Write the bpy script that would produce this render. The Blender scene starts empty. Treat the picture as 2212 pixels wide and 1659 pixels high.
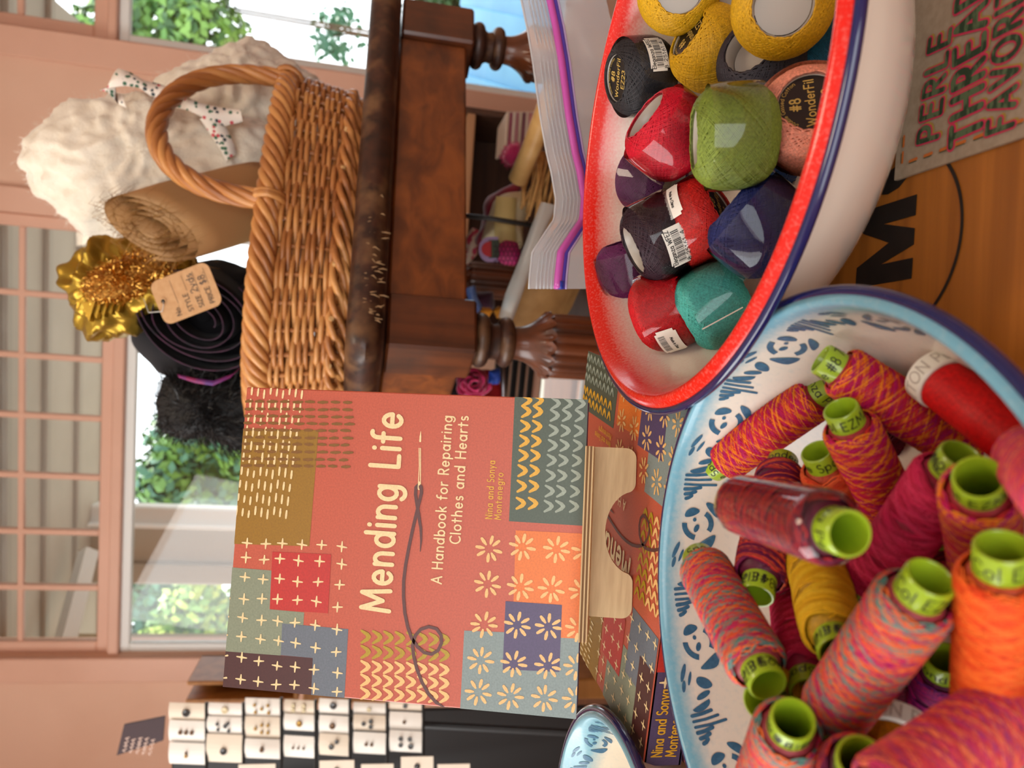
import bpy, math, random
import numpy as np
from mathutils import Vector, Matrix, noise

SC = bpy.context.scene
COL = SC.collection
rnd = random.Random(7)
PI = math.pi

# ------------------------------------------------------------------ camera
FPX = 1650.0
_p, _r = math.radians(11.36), math.radians(3.77)
CAMZ = 0.228
CP = Vector((0, 0, CAMZ))
Fv = Vector((0, math.cos(_p), -math.sin(_p)))
_U0 = Vector((0, math.sin(_p), math.cos(_p)))
_R0 = Vector((1, 0, 0))
Rv = math.cos(_r) * _R0 + math.sin(_r) * _U0
Uv = -math.sin(_r) * _R0 + math.cos(_r) * _U0

cd = bpy.data.cameras.new('camera')
cam = bpy.data.objects.new('camera', cd)
COL.objects.link(cam)
cam.matrix_world = Matrix(((-Uv.x, Rv.x, -Fv.x, CP.x), (-Uv.y, Rv.y, -Fv.y, CP.y), (-Uv.z, Rv.z, -Fv.z, CP.z), (0, 0, 0, 1)))
cd.sensor_fit = 'HORIZONTAL'
cd.sensor_width = 36.0
cd.lens = FPX / 2212 * 36.0
cd.clip_start = 0.01
cd.clip_end = 200
cd.dof.use_dof = True
cd.dof.focus_distance = 0.44
cd.dof.aperture_fstop = 11.0
SC.camera = cam

# ------------------------------------------------------------------ world, lights, exposure
w = bpy.data.worlds.new('sky')
SC.world = w
w.use_nodes = True
bg = w.node_tree.nodes['Background']
bg.inputs['Color'].default_value = (0.90, 0.96, 1.0, 1)
bg.inputs['Strength'].default_value = 2.6
SC.view_settings.view_transform = 'Standard'
SC.view_settings.look = 'None'
SC.view_settings.exposure = 0.18
SC.view_settings.gamma = 1.0
SC.view_settings.use_curve_mapping = False
try:
    SC.cycles.use_denoising = True
    SC.cycles.max_bounces = 8
    SC.cycles.transparent_max_bounces = 16
    SC.cycles.caustics_reflective = False
    SC.cycles.caustics_refractive = False
    SC.cycles.sample_clamp_indirect = 4.0
except Exception:
    pass

def area_light(name, loc, target, size, power, color=(1, 1, 1), sy=None):
    l = bpy.data.lights.new(name, 'AREA')
    l.energy = power
    l.color = color
    l.size = size
    if sy:
        l.shape = 'RECTANGLE'
        l.size_y = sy
    o = bpy.data.objects.new(name, l)
    COL.objects.link(o)
    o.location = loc
    o.rotation_euler = (Vector(target) - Vector(loc)).to_track_quat('-Z', 'Y').to_euler()
    return o

# area lights added at the unseen left and front window openings to brighten the foreground
area_light('window_fill_left', (-2.32, .3, .9), (0, .3, .5), 2.3, 36.0, (1.0, 0.97, 0.92), 1.5)
area_light('window_fill_front', (-.5, -1.92, .9), (-.2, .5, .3), 2.1, 16.0, (1.0, 0.97, 0.92), 1.7)
# added warm fill from below the ceiling, no lamp modelled there
area_light('ceiling_fill_light', (0.3, .5, 2.0), (0.3, .8, 0), 0.5, 9.0, (1.0, 0.82, 0.62))
sun = bpy.data.lights.new('sun', 'SUN')
sun.energy = 3.4
sun.angle = 0.02
sun.color = (1.0, 0.95, 0.85)
so = bpy.data.objects.new('sun', sun)
COL.objects.link(so)
so.rotation_euler = Vector((-0.35, -0.45, -0.82)).to_track_quat('-Z', 'Y').to_euler()

# ------------------------------------------------------------------ pixel -> world helpers
def ray(ix, iy):
    return Fv + Rv * (((1659 - iy) - 829.5) / FPX) - Uv * ((ix - 1106) / FPX)

def at(ix, iy, Y):                    # point on the ray at distance Y along the floor
    d = ray(ix, iy)
    return CP + d * (Y / d.y)

def onz(ix, iy, z):                   # point on the ray at height z
    d = ray(ix, iy)
    return CP + d * ((z - CAMZ) / d.z)

def atd(ix, iy, zc):                  # point at optical depth
    return CP + ray(ix, iy) * zc

def onplane(ix, iy, O, n):
    d = ray(ix, iy)
    return CP + d * ((O - CP).dot(n) / d.dot(n))

# ------------------------------------------------------------------ materials
def lin(c):
    def f(v):
        v /= 255.0
        return v / 12.92 if v <= 0.04045 else ((v + 0.055) / 1.055) ** 2.4
    return (f(c[0]), f(c[1]), f(c[2]), 1.0)

_M = {}
def nd(nt, t, **kw):
    n = nt.nodes.new(t)
    for k, v in kw.items():
        setattr(n, k, v)
    return n

def base_mat(name):
    m = bpy.data.materials.new(name)
    m.use_nodes = True
    nt = m.node_tree
    return m, nt, nt.nodes['Principled BSDF']

def mat(name, c1, rough=0.5, c2=None, scale=20, metal=0.0, bump=0.0, bscale=None, stretch=(1, 1, 1), detail=6, sheen=0.0, coat=0.0, contrast=(0.35, 0.65), trans=0.0):
    if name in _M:
        return _M[name]
    m, nt, b = base_mat(name)
    b.inputs['Roughness'].default_value = rough
    b.inputs['Metallic'].default_value = metal
    b.inputs['Base Color'].default_value = lin(c1)
    if sheen:
        b.inputs['Sheen Weight'].default_value = sheen
    if coat:
        b.inputs['Coat Weight'].default_value = coat
        b.inputs['Coat Roughness'].default_value = 0.08
    if c2 is not None or bump:
        tc = nd(nt, 'ShaderNodeTexCoord')
        mp = nd(nt, 'ShaderNodeMapping')
        mp.inputs['Scale'].default_value = stretch
        nt.links.new(tc.outputs['Object'], mp.inputs['Vector'])
        nz = nd(nt, 'ShaderNodeTexNoise')
        nz.inputs['Scale'].default_value = scale
        nz.inputs['Detail'].default_value = detail
        nt.links.new(mp.outputs[0], nz.inputs['Vector'])
        if c2 is not None:
            cr = nd(nt, 'ShaderNodeValToRGB')
            cr.color_ramp.elements[0].position = contrast[0]
            cr.color_ramp.elements[1].position = contrast[1]
            cr.color_ramp.elements[0].color = lin(c1)
            cr.color_ramp.elements[1].color = lin(c2)
            nt.links.new(nz.outputs['Fac'], cr.inputs[0])
            nt.links.new(cr.outputs[0], b.inputs['Base Color'])
        if bump:
            n2 = nz
            if bscale:
                n2 = nd(nt, 'ShaderNodeTexNoise')
                n2.inputs['Scale'].default_value = bscale
                n2.inputs['Detail'].default_value = 4
                nt.links.new(mp.outputs[0], n2.inputs['Vector'])
            bp = nd(nt, 'ShaderNodeBump')
            bp.inputs['Strength'].default_value = bump
            bp.inputs['Distance'].default_value = 0.002
            nt.links.new(n2.outputs['Fac'], bp.inputs['Height'])
            nt.links.new(bp.outputs[0], b.inputs['Normal'])
    _M[name] = m
    return m

def film_mat(name, tint=(255, 255, 255), gloss=0.12, milk=0.0, rough=0.05, tcol=(255, 255, 255)):
    if name in _M:
        return _M[name]
    m, nt, b = base_mat(name)
    out = nt.nodes['Material Output']
    nt.nodes.remove(b)
    tr = nd(nt, 'ShaderNodeBsdfTransparent')
    tr.inputs[0].default_value = lin(tcol)
    gl = nd(nt, 'ShaderNodeBsdfGlossy')
    gl.inputs['Color'].default_value = lin(tint)
    gl.inputs['Roughness'].default_value = rough
    fr = nd(nt, 'ShaderNodeFresnel')
    fr.inputs['IOR'].default_value = 1.4
    ad = nd(nt, 'ShaderNodeMath', operation='ADD')
    ad.use_clamp = True
    nt.links.new(fr.outputs[0], ad.inputs[0])
    ad.inputs[1].default_value = gloss
    mx = nd(nt, 'ShaderNodeMixShader')
    nt.links.new(ad.outputs[0], mx.inputs[0])
    nt.links.new(tr.outputs[0], mx.inputs[1])
    nt.links.new(gl.outputs[0], mx.inputs[2])
    last = mx
    if milk:
        df = nd(nt, 'ShaderNodeBsdfDiffuse')
        df.inputs[0].default_value = lin(tint)
        tl = nd(nt, 'ShaderNodeBsdfTranslucent')
        tl.inputs[0].default_value = lin(tint)
        m0 = nd(nt, 'ShaderNodeMixShader')
        m0.inputs[0].default_value = 0.5
        nt.links.new(df.outputs[0], m0.inputs[1])
        nt.links.new(tl.outputs[0], m0.inputs[2])
        m2 = nd(nt, 'ShaderNodeMixShader')
        m2.inputs[0].default_value = milk
        nt.links.new(mx.outputs[0], m2.inputs[1])
        nt.links.new(m0.outputs[0], m2.inputs[2])
        last = m2
    nt.links.new(last.outputs[0], out.inputs[0])
    _M[name] = m
    return m

def thread_mat():                     # dyed cotton: colour from the object's own colour
    if 'cotton_thread' in _M:
        return _M['cotton_thread']
    m, nt, b = base_mat('cotton_thread')
    oi = nd(nt, 'ShaderNodeObjectInfo')
    nz = nd(nt, 'ShaderNodeTexNoise')
    nz.inputs['Scale'].default_value = 900
    tc = nd(nt, 'ShaderNodeTexCoord')
    nt.links.new(tc.outputs['Object'], nz.inputs['Vector'])
    hs = nd(nt, 'ShaderNodeHueSaturation')
    mr = nd(nt, 'ShaderNodeMapRange')
    mr.inputs[1].default_value = 0.3
    mr.inputs[2].default_value = 0.7
    mr.inputs[3].default_value = 0.75
    mr.inputs[4].default_value = 1.2
    nt.links.new(nz.outputs['Fac'], mr.inputs[0])
    nt.links.new(mr.outputs[0], hs.inputs['Value'])
    nt.links.new(oi.outputs['Color'], hs.inputs['Color'])
    nt.links.new(hs.outputs[0], b.inputs['Base Color'])
    b.inputs['Roughness'].default_value = 0.5
    b.inputs['Specular IOR Level'].default_value = 0.35
    _M['cotton_thread'] = m
    return m

def attr_mat(name, rough=0.6):       # dye colour stored along the thread
    if name in _M:
        return _M[name]
    m, nt, b = base_mat(name)
    a = nd(nt, 'ShaderNodeAttribute')
    a.attribute_name = 'dye'
    nt.links.new(a.outputs['Color'], b.inputs['Base Color'])
    b.inputs['Roughness'].default_value = rough
    b.inputs['Specular IOR Level'].default_value = 0.3
    _M[name] = m
    return m

def wood_mat(name, c1, c2, scale=6, axis='x', rough=0.4, rings=14, coat=0.0, bump=0.15, stain=None):
    if name in _M:
        return _M[name]
    m, nt, b = base_mat(name)
    tc = nd(nt, 'ShaderNodeTexCoord')
    mp = nd(nt, 'ShaderNodeMapping')
    s = [rings, rings, rings]
    s['xyz'.index(axis)] = rings * 0.06
    mp.inputs['Scale'].default_value = s
    nt.links.new(tc.outputs['Object'], mp.inputs['Vector'])
    nz = nd(nt, 'ShaderNodeTexNoise')
    nz.inputs['Scale'].default_value = scale
    nz.inputs['Detail'].default_value = 8
    nz.inputs['Distortion'].default_value = 0.6
    nt.links.new(mp.outputs[0], nz.inputs['Vector'])
    cr = nd(nt, 'ShaderNodeValToRGB')
    cr.color_ramp.elements[0].position = 0.33
    cr.color_ramp.elements[1].position = 0.68
    cr.color_ramp.elements[0].color = lin(c1)
    cr.color_ramp.elements[1].color = lin(c2)
    nt.links.new(nz.outputs['Fac'], cr.inputs[0])
    src = cr.outputs[0]
    if stain:
        n3 = nd(nt, 'ShaderNodeTexNoise')
        n3.inputs['Scale'].default_value = stain[1]
        n3.inputs['Detail'].default_value = 7
        nt.links.new(tc.outputs['Object'], n3.inputs['Vector'])
        r3 = nd(nt, 'ShaderNodeValToRGB')
        r3.color_ramp.elements[0].position = 0.5
        r3.color_ramp.elements[1].position = 0.7
        r3.color_ramp.elements[0].color = (0, 0, 0, 1)
        r3.color_ramp.elements[1].color = (stain[2], stain[2], stain[2], 1)
        nt.links.new(n3.outputs['Fac'], r3.inputs[0])
        mx = nd(nt, 'ShaderNodeMixRGB')
        nt.links.new(r3.outputs[0], mx.inputs[0])
        nt.links.new(src, mx.inputs[1])
        mx.inputs[2].default_value = lin(stain[0])
        src = mx.outputs[0]
    nt.links.new(src, b.inputs['Base Color'])
    b.inputs['Roughness'].default_value = rough
    if coat:
        b.inputs['Coat Weight'].default_value = coat
        b.inputs['Coat Roughness'].default_value = 0.15
    bp = nd(nt, 'ShaderNodeBump')
    bp.inputs['Strength'].default_value = bump
    bp.inputs['Distance'].default_value = 0.001
    nt.links.new(nz.outputs['Fac'], bp.inputs['Height'])
    nt.links.new(bp.outputs[0], b.inputs['Normal'])
    _M[name] = m
    return m

# ------------------------------------------------------------------ mesh builder
class MB:
    def __init__(s):
        s.v, s.f, s.m = [], [], []
    def add(s, vs, fs, mi=0):
        o = len(s.v)
        s.v += [tuple(v) for v in vs]
        s.f += [tuple(i + o for i in f) for f in fs]
        s.m += [mi] * len(fs)
    def box(s, c, d, M=None, mi=0, bev=0.0):
        hx, hy, hz = d[0] / 2, d[1] / 2, d[2] / 2
        if bev <= 0:
            vs = [Vector((x * hx, y * hy, z * hz)) for x in (-1, 1) for y in (-1, 1) for z in (-1, 1)]
            fs = [(0, 1, 3, 2), (4, 6, 7, 5), (0, 4, 5, 1), (2, 3, 7, 6), (0, 2, 6, 4), (1, 5, 7, 3)]
        else:
            b = min(bev, hx * .9, hy * .9, hz * .9)
            vs, fs, idx = [], [], {}
            for sx in (-1, 1):
                for sy in (-1, 1):
                    for sz in (-1, 1):
                        for k in range(3):
                            q = [sx * (hx - b), sy * (hy - b), sz * (hz - b)]
                            q[k] = (sx * hx, sy * hy, sz * hz)[k]
                            idx[(sx, sy, sz, k)] = len(vs)
                            vs.append(Vector(q))
            g = lambda sx, sy, sz, k: idx[(sx, sy, sz, k)]
            S = (-1, 1)
            for a in S:
                fs.append((g(a, -1, -1, 0), g(a, 1, -1, 0), g(a, 1, 1, 0), g(a, -1, 1, 0))[::a])
                fs.append((g(-1, a, -1, 1), g(-1, a, 1, 1), g(1, a, 1, 1), g(1, a, -1, 1))[::a])
                fs.append((g(-1, -1, a, 2), g(1, -1, a, 2), g(1, 1, a, 2), g(-1, 1, a, 2))[::a])
                for c2 in S:
                    fs.append((g(a, c2, -1, 0), g(a, c2, -1, 1), g(a, c2, 1, 1), g(a, c2, 1, 0))[::-a * c2])
                    fs.append((g(a, -1, c2, 0), g(a, 1, c2, 0), g(a, 1, c2, 2), g(a, -1, c2, 2))[::-a * c2])
                    fs.append((g(-1, a, c2, 1), g(-1, a, c2, 2), g(1, a, c2, 2), g(1, a, c2, 1))[::-a * c2])
                    for c3 in S:
                        fs.append((g(a, c2, c3, 0), g(a, c2, c3, 1), g(a, c2, c3, 2))[::a * c2 * c3])
        c = Vector(c)
        if M is not None:
            vs = [M @ (v + c) for v in vs]
        else:
            vs = [v + c for v in vs]
        s.add(vs, fs, mi)
    def tube(s, pts, r, sides=8, closed=False, mi=0, caps=True):
        P = [Vector(p) for p in pts]
        n = len(P)
        rr = r if hasattr(r, '__len__') else [r] * n
        N = None
        vs = []
        for i in range(n):
            a = P[(i - 1) % n] if closed or i > 0 else P[i]
            b = P[(i + 1) % n] if closed or i < n - 1 else P[i]
            T = (b - a)
            T = T.normalized() if T.length > 1e-12 else Vector((0, 0, 1))
            if N is None:
                h = Vector((0, 0, 1)) if abs(T.z) < .9 else Vector((1, 0, 0))
                N = T.cross(h).normalized()
            N = (N - T * N.dot(T))
            N = N.normalized() if N.length > 1e-9 else T.orthogonal().normalized()
            B = T.cross(N)
            for k in range(sides):
                t = 2 * PI * k / sides
                vs.append(P[i] + (N * math.cos(t) + B * math.sin(t)) * rr[i])
        fs = []
        for i in range(n if closed else n - 1):
            j = (i + 1) % n
            for k in range(sides):
                l = (k + 1) % sides
                fs.append((i * sides + k, i * sides + l, j * sides + l, j * sides + k))
        if caps and not closed:
            fs.append(tuple(range(sides))[::-1])
            fs.append(tuple((n - 1) * sides + k for k in range(sides)))
        s.add(vs, fs, mi)
    def lathe(s, prof, n=48, M=None, mi=0, a0=0, a1=2 * PI, rf=None):
        full = abs(a1 - a0 - 2 * PI) < 1e-6
        cnt = n if full else n + 1
        vs = []
        for (r, z) in prof:
            for k in range(cnt):
                t = a0 + (a1 - a0) * k / n
                q = r * (rf(t, z) if rf else 1)
                v = Vector((q * math.cos(t), q * math.sin(t), z))
                vs.append(M @ v if M is not None else v)
        fs = []
        for i in range(len(prof) - 1):
            for k in range(n):
                l = (k + 1) % cnt
                fs.append((i * cnt + k, i * cnt + l, (i + 1) * cnt + l, (i + 1) * cnt + k))
        s.add(vs, fs, mi)
    def prism(s, poly, O, ex, ey, ez, th, mi=0):      # polygon in a plane, given thickness along ez
        n = len(poly)
        vs = [O + ex * p[0] + ey * p[1] for p in poly] + [O + ex * p[0] + ey * p[1] + ez * th for p in poly]
        fs = [tuple(range(n))[::-1], tuple(range(n, 2 * n))]
        fs += [(i, (i + 1) % n, n + (i + 1) % n, n + i) for i in range(n)]
        s.add(vs, fs, mi)
    def build(s, name, mats, parent=None, smooth=False, color=None):
        me = bpy.data.meshes.new(name)
        me.from_pydata([tuple(v) for v in s.v], [], s.f)
        if not isinstance(mats, (list, tuple)):
            mats = [mats]
        for m in mats:
            me.materials.append(m)
        if any(s.m):
            me.polygons.foreach_set('material_index', s.m)
        if smooth:
            if smooth is True:
                me.polygons.foreach_set('use_smooth', [True] * len(me.polygons))
            else:
                me.polygons.foreach_set('use_smooth', [True] * len(me.polygons))
                me.set_sharp_from_angle(angle=math.radians(smooth))
        me.update()
        return link(name, me, parent, color)

def link(name, me, parent=None, color=None):
    o = bpy.data.objects.new(name, me)
    COL.objects.link(o)
    if parent is not None:
        o.parent = parent
        o.matrix_parent_inverse = WM(parent).inverted()
    if color is not None:
        o.color = lin(color)
    return o

def WM(o):
    if o.parent:
        return WM(o.parent) @ o.matrix_parent_inverse @ o.matrix_basis
    return o.matrix_basis.copy()

def tag(o, label=None, cat=None, group=None, kind=None):
    if label: o['label'] = label
    if cat: o['category'] = cat
    if group: o['group'] = group
    if kind: o['kind'] = kind
    return o

def thing(name, label, cat, loc=(0, 0, 0), group=None):
    o = bpy.data.objects.new(name, None)
    o.empty_display_size = 0.02
    COL.objects.link(o)
    o.location = loc
    return tag(o, label, cat, group)

def children(o):
    return [c for c in bpy.data.objects if c.parent == o]

def copy_tree(o, parent=None):
    c = o.copy()
    COL.objects.link(c)
    if parent is not None:
        c.parent = parent
        c.matrix_parent_inverse = o.matrix_parent_inverse.copy()
    for ch in children(o):
        copy_tree(ch, c)
    return c

def axis_matrix(loc, axis, spin=0.0):
    q = Vector((0, 0, 1)).rotation_difference(Vector(axis).normalized()).to_matrix().to_4x4()
    return Matrix.Translation(loc) @ q @ Matrix.Rotation(spin, 4, 'Z')

def np_mesh(name, V, F, mats, smooth=True, dye=None):
    me = bpy.data.meshes.new(name)
    me.from_pydata(V.tolist(), [], F.tolist())
    for m in (mats if isinstance(mats, (list, tuple)) else [mats]):
        me.materials.append(m)
    if smooth:
        me.polygons.foreach_set('use_smooth', [True] * len(me.polygons))
    if dye is not None:
        a = me.color_attributes.new('dye', 'FLOAT_COLOR', 'POINT')
        a.data.foreach_set('color', np.c_[dye, np.ones(len(dye))].astype(np.float32).ravel())
    me.update()
    return me

def np_tube(P, Nrm, r, sides=4):
    n = len(P)
    T = np.gradient(P, axis=0)
    T /= np.linalg.norm(T, axis=1)[:, None] + 1e-12
    B = np.cross(T, Nrm)
    B /= np.linalg.norm(B, axis=1)[:, None] + 1e-12
    Nn = np.cross(B, T)
    V = np.concatenate([(P + r * (math.cos(2 * PI * k / sides) * Nn + math.sin(2 * PI * k / sides) * B))[:, None] for k in range(sides)], 1).reshape(-1, 3)
    i = np.arange(n - 1)[:, None] * sides
    k = np.arange(sides)[None]
    k2 = (k + 1) % sides
    F = np.stack([i + k, i + k2, i + sides + k2, i + sides + k], -1).reshape(-1, 4)
    return V, F

# ------------------------------------------------------------------ stroke lettering
def arc(cx, cy, rx, ry, a0, a1, n=10):
    return [(cx + rx * math.cos(math.radians(a0 + (a1 - a0) * i / n)), cy + ry * math.sin(math.radians(a0 + (a1 - a0) * i / n))) for i in range(n + 1)]
def circ(cx, cy, rx, ry):
    return arc(cx, cy, rx, ry, 0, 360, 18)
X = 0.31
G = {
 'M': (.92, [[(.04, 0), (.14, 1), (.46, .25), (.78, 1), (.88, 0)]]),
 'N': (.74, [[(.06, 0), (.06, 1), (.68, 0), (.68, 1)]]),
 'A': (.76, [[(.02, 0), (.38, 1), (.74, 0)], [(.16, .32), (.6, .32)]]),
 'H': (.74, [[(.06, 0), (.06, 1)], [(.68, 0), (.68, 1)], [(.06, .52), (.68, .52)]]),
 'L': (.52, [[(.06, 1), (.06, 0), (.5, 0)]]),
 'E': (.56, [[(.52, 1), (.06, 1), (.06, 0), (.52, 0)], [(.06, .52), (.46, .52)]]),
 'F': (.54, [[(.52, 1), (.06, 1), (.06, 0)], [(.06, .52), (.46, .52)]]),
 'T': (.62, [[(.0, 1), (.62, 1)], [(.31, 1), (.31, 0)]]),
 'I': (.14, [[(.07, 0), (.07, 1)]]),
 'P': (.58, [[(.06, 0), (.06, 1), (.3, 1)] + arc(.3, .73, .25, .27, 90, -90) + [(.06, .46)]]),
 'R': (.6, [[(.06, 0), (.06, 1), (.3, 1)] + arc(.3, .74, .24, .26, 90, -90) + [(.06, .48)], [(.28, .48), (.58, 0)]]),
 'B': (.6, [[(.06, 0), (.06, 1), (.28, 1)] + arc(.28, .76, .22, .24, 90, -90) + [(.06, .52), (.3, .52)] + arc(.3, .26, .26, .26, 90, -90) + [(.06, 0)]]),
 'D': (.7, [[(.06, 0), (.06, 1), (.24, 1)] + arc(.24, .5, .42, .5, 90, -90) + [(.06, 0)]]),
 'C': (.74, [arc(.46, .5, .42, .5, 50, 310, 16)]),
 'G': (.76, [arc(.46, .5, .42, .5, 50, 340, 16) + [(.86, .45), (.5, .45)]]),
 'O': (.9, [circ(.45, .5, .41, .5)]),
 'S': (.54, [arc(.28, .75, .22, .25, 40, 250, 12) + arc(.27, .25, .25, .26, 80, -140, 12)]),
 'U': (.7, [[(.06, 1)] + arc(.35, .3, .29, .3, 180, 360) + [(.64, 1)]]),
 'V': (.7, [[(.02, 1), (.35, 0), (.68, 1)]]),
 'W': (1.0, [[(.02, 1), (.26, 0), (.5, .8), (.74, 0), (.98, 1)]]),
 'Y': (.64, [[(.02, 1), (.32, .5), (.62, 1)], [(.32, .5), (.32, 0)]]),
 'Z': (.6, [[(.04, 1), (.56, 1), (.04, 0), (.58, 0)]]),
 'a': (.62, [circ(.29, X, .25, X), [(.56, .62), (.56, 0)]]),
 'b': (.62, [[(.06, 1), (.06, 0)], circ(.33, X, .25, X)]),
 'c': (.52, [arc(.31, X, .26, X, 50, 310, 12)]),
 'd': (.62, [circ(.29, X, .25, X), [(.56, 1), (.56, 0)]]),
 'e': (.6, [[(.06, .32), (.55, .32)] + arc(.31, X, .25, X, 3, 320, 16)]),
 'f': (.38, [arc(.34, .78, .18, .22, 70, 180, 6) + [(.16, 0)], [(.0, .6), (.34, .6)]]),
 'g': (.62, [circ(.29, X, .25, X), [(.56, .62), (.56, -.06)] + arc(.3, -.06, .26, .24, 0, -150, 9)]),
 'h': (.58, [[(.06, 1), (.06, 0)], [(.06, .34)] + arc(.29, .36, .22, .26, 180, 0) + [(.51, 0)]]),
 'i': (.14, [[(.07, .62), (.07, 0)], [(.07, .88), (.07, .9)]]),
 'k': (.52, [[(.06, 1), (.06, 0)], [(.46, .62), (.08, .27)], [(.2, .38), (.5, 0)]]),
 'l': (.14, [[(.07, 1), (.07, 0)]]),
 'm': (.92, [[(.06, .62), (.06, 0)], [(.06, .34)] + arc(.26, .4, .2, .22, 180, 0) + [(.46, 0)], [(.46, .34)] + arc(.66, .4, .2, .22, 180, 0) + [(.86, 0)]]),
 'n': (.58, [[(.06, .62), (.06, 0)], [(.06, .34)] + arc(.29, .36, .22, .26, 180, 0) + [(.51, 0)]]),
 'o': (.62, [circ(.31, X, .27, X)]),
 'p': (.62, [[(.06, .62), (.06, -.3)], circ(.33, X, .25, X)]),
 'r': (.38, [[(.06, .62), (.06, 0)], [(.06, .32)] + arc(.3, .32, .24, .3, 180, 75, 6)]),
 's': (.44, [arc(.22, .46, .16, .16, 40, 250, 9) + arc(.22, .15, .18, .16, 80, -140, 9)]),
 't': (.4, [[(.17, .9), (.17, 0)], [(.0, .62), (.38, .62)]]),
 'u': (.58, [[(.06, .62)] + arc(.29, .24, .23, .24, 180, 360) + [(.52, .62)], [(.52, .62), (.52, 0)]]),
 'y': (.54, [[(.03, .62), (.28, .03)], [(.52, .62), (.16, -.28)]]),
 'z': (.48, [[(.04, .62), (.44, .62), (.04, 0), (.46, 0)]]),
 '0': (.6, [circ(.3, .5, .25, .5)]),
 '1': (.36, [[(.04, .8), (.22, 1), (.22, 0)]]),
 '2': (.56, [arc(.28, .72, .24, .28, 165, -30, 10) + [(.04, 0), (.54, 0)]]),
 '3': (.54, [arc(.26, .75, .21, .25, 150, -80, 10) + arc(.26, .26, .25, .27, 80, -150, 10)]),
 '4': (.58, [[(.44, 0), (.44, 1), (.03, .3), (.58, .3)]]),
 '5': (.56, [[(.48, 1), (.12, 1), (.08, .56)] + arc(.27, .32, .25, .32, 130, -145, 12)]),
 '6': (.58, [circ(.3, .3, .24, .3), [(.07, .36), (.2, .75), (.44, 1)]]),
 '7': (.54, [[(.04, 1), (.52, 1), (.2, 0)]]),
 '8': (.56, [circ(.28, .75, .19, .25), circ(.28, .26, .24, .26)]),
 '9': (.58, [circ(.28, .7, .24, .3), [(.52, .64), (.4, .25), (.16, 0)]]),
 '#': (.66, [[(.2, 0), (.3, 1)], [(.42, 0), (.52, 1)], [(.04, .34), (.6, .34)], [(.08, .66), (.64, .66)]]),
 '$': (.54, [arc(.28, .72, .2, .2, 40, 250, 10) + arc(.27, .3, .22, .22, 80, -140, 10), [(.28, 1.05), (.28, -.05)]]),
 '.': (.16, [[(.08, 0), (.08, .02)]]),
 '-': (.36, [[(.04, .4), (.32, .4)]]),
 ' ': (.32, []),
}

def stroke(mb, pts, hw, fn, mi=0, caps=True, dense=None):
    """flat ribbon of half-width hw along 2-D pts with round ends; fn maps (x, y) to 3-D."""
    P = [pts[0]]
    for p in pts[1:]:
        if abs(p[0] - P[-1][0]) + abs(p[1] - P[-1][1]) > 1e-9:
            P.append(p)
    if dense:
        Q = [P[0]]
        for a, b in zip(P, P[1:]):
            k = max(1, int(math.hypot(b[0] - a[0], b[1] - a[1]) / dense))
            Q += [(a[0] + (b[0] - a[0]) * j / k, a[1] + (b[1] - a[1]) * j / k) for j in range(1, k + 1)]
        P = Q
    n = len(P)
    if n < 2:
        return
    hws = list(hw) if hasattr(hw, '__len__') else [hw] * n
    if len(hws) < n: hws += [hws[-1]] * (n - len(hws))
    dirs = []
    for a, b in zip(P, P[1:]):
        l = math.hypot(b[0] - a[0], b[1] - a[1])
        dirs.append(((b[0] - a[0]) / l, (b[1] - a[1]) / l))
    corner = [True] * n
    for i in range(1, n - 1):
        d0, d1 = dirs[i - 1], dirs[i]
        corner[i] = d0[0] * d1[0] + d0[1] * d1[1] < .72
    shapes = []                        # (points, faces): smooth runs as one ribbon, round dabs at ends and corners
    i = 0
    while i < n - 1:
        j = i + 1
        while not corner[j]:
            j += 1
        pts_, fcs = [], []
        for q in range(i, j + 1):
            d0 = dirs[max(i, q - 1)]; d1 = dirs[min(j - 1, q)]
            nx, ny = -(d0[1] + d1[1]), d0[0] + d1[0]
            l = math.hypot(nx, ny)
            nx, ny = nx / l, ny / l
            k = hws[q] / max(.6, nx * -d1[1] + ny * d1[0])
            pts_ += [(P[q][0] + nx * k, P[q][1] + ny * k), (P[q][0] - nx * k, P[q][1] - ny * k)]
        for q in range(j - i):
            fcs.append((2 * q, 2 * q + 1, 2 * q + 3, 2 * q + 2))
        shapes.append((pts_, fcs))
        i = j
    if caps:
        for i in range(n):
            if corner[i]:
                k = 10
                shapes.append(([(P[i][0] + hws[i] * math.cos(2 * PI * j / k), P[i][1] + hws[i] * math.sin(2 * PI * j / k)) for j in range(k)], [tuple(range(k))]))
    e = max(hws) * .6
    for q, fcs in shapes:              # each dab of ink lies a hair above the one before, so none coincide
        p0 = fn(*q[0])
        nn = (fn(q[0][0] + e, q[0][1]) - p0).cross(fn(q[0][0], q[0][1] + e) - p0)
        nn = nn.normalized() if nn.length > 1e-16 else Vector((0, 0, 1))
        mb.dab = (getattr(mb, 'dab', 0) + 1) % 14
        off = nn * (mb.dab * 5e-6)
        mb.add([fn(x, y) + off for x, y in q], fcs, mi)

def text_width(s, gap=.16):
    return sum(G[c][0] + gap for c in s) - gap

def text(mb, s, x0, y0, size, wt, fn, width=None, gap=.16, mi=0, jitter=0, dense=None):
    """lettering in local (x, y); wt = stroke half-width as a share of size; width squeezes it to that length."""
    tw = text_width(s, gap) * size
    k = (width / tw) if width else 1.0
    x = 0.0
    for c in s:
        gw, st = G[c]
        for pl in st:
            q = [(x0 + (x + px * size) * k, y0 + py * size + (rnd.uniform(-jitter, jitter) * size if jitter else 0)) for px, py in pl]
            stroke(mb, q, wt * size, fn, mi, dense=dense)
        x += (gw + gap) * size

def poly_fan(mb, pts, fn, mi=0):
    mb.add([fn(x, y) for x, y in pts], [tuple(range(len(pts)))], mi)

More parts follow.
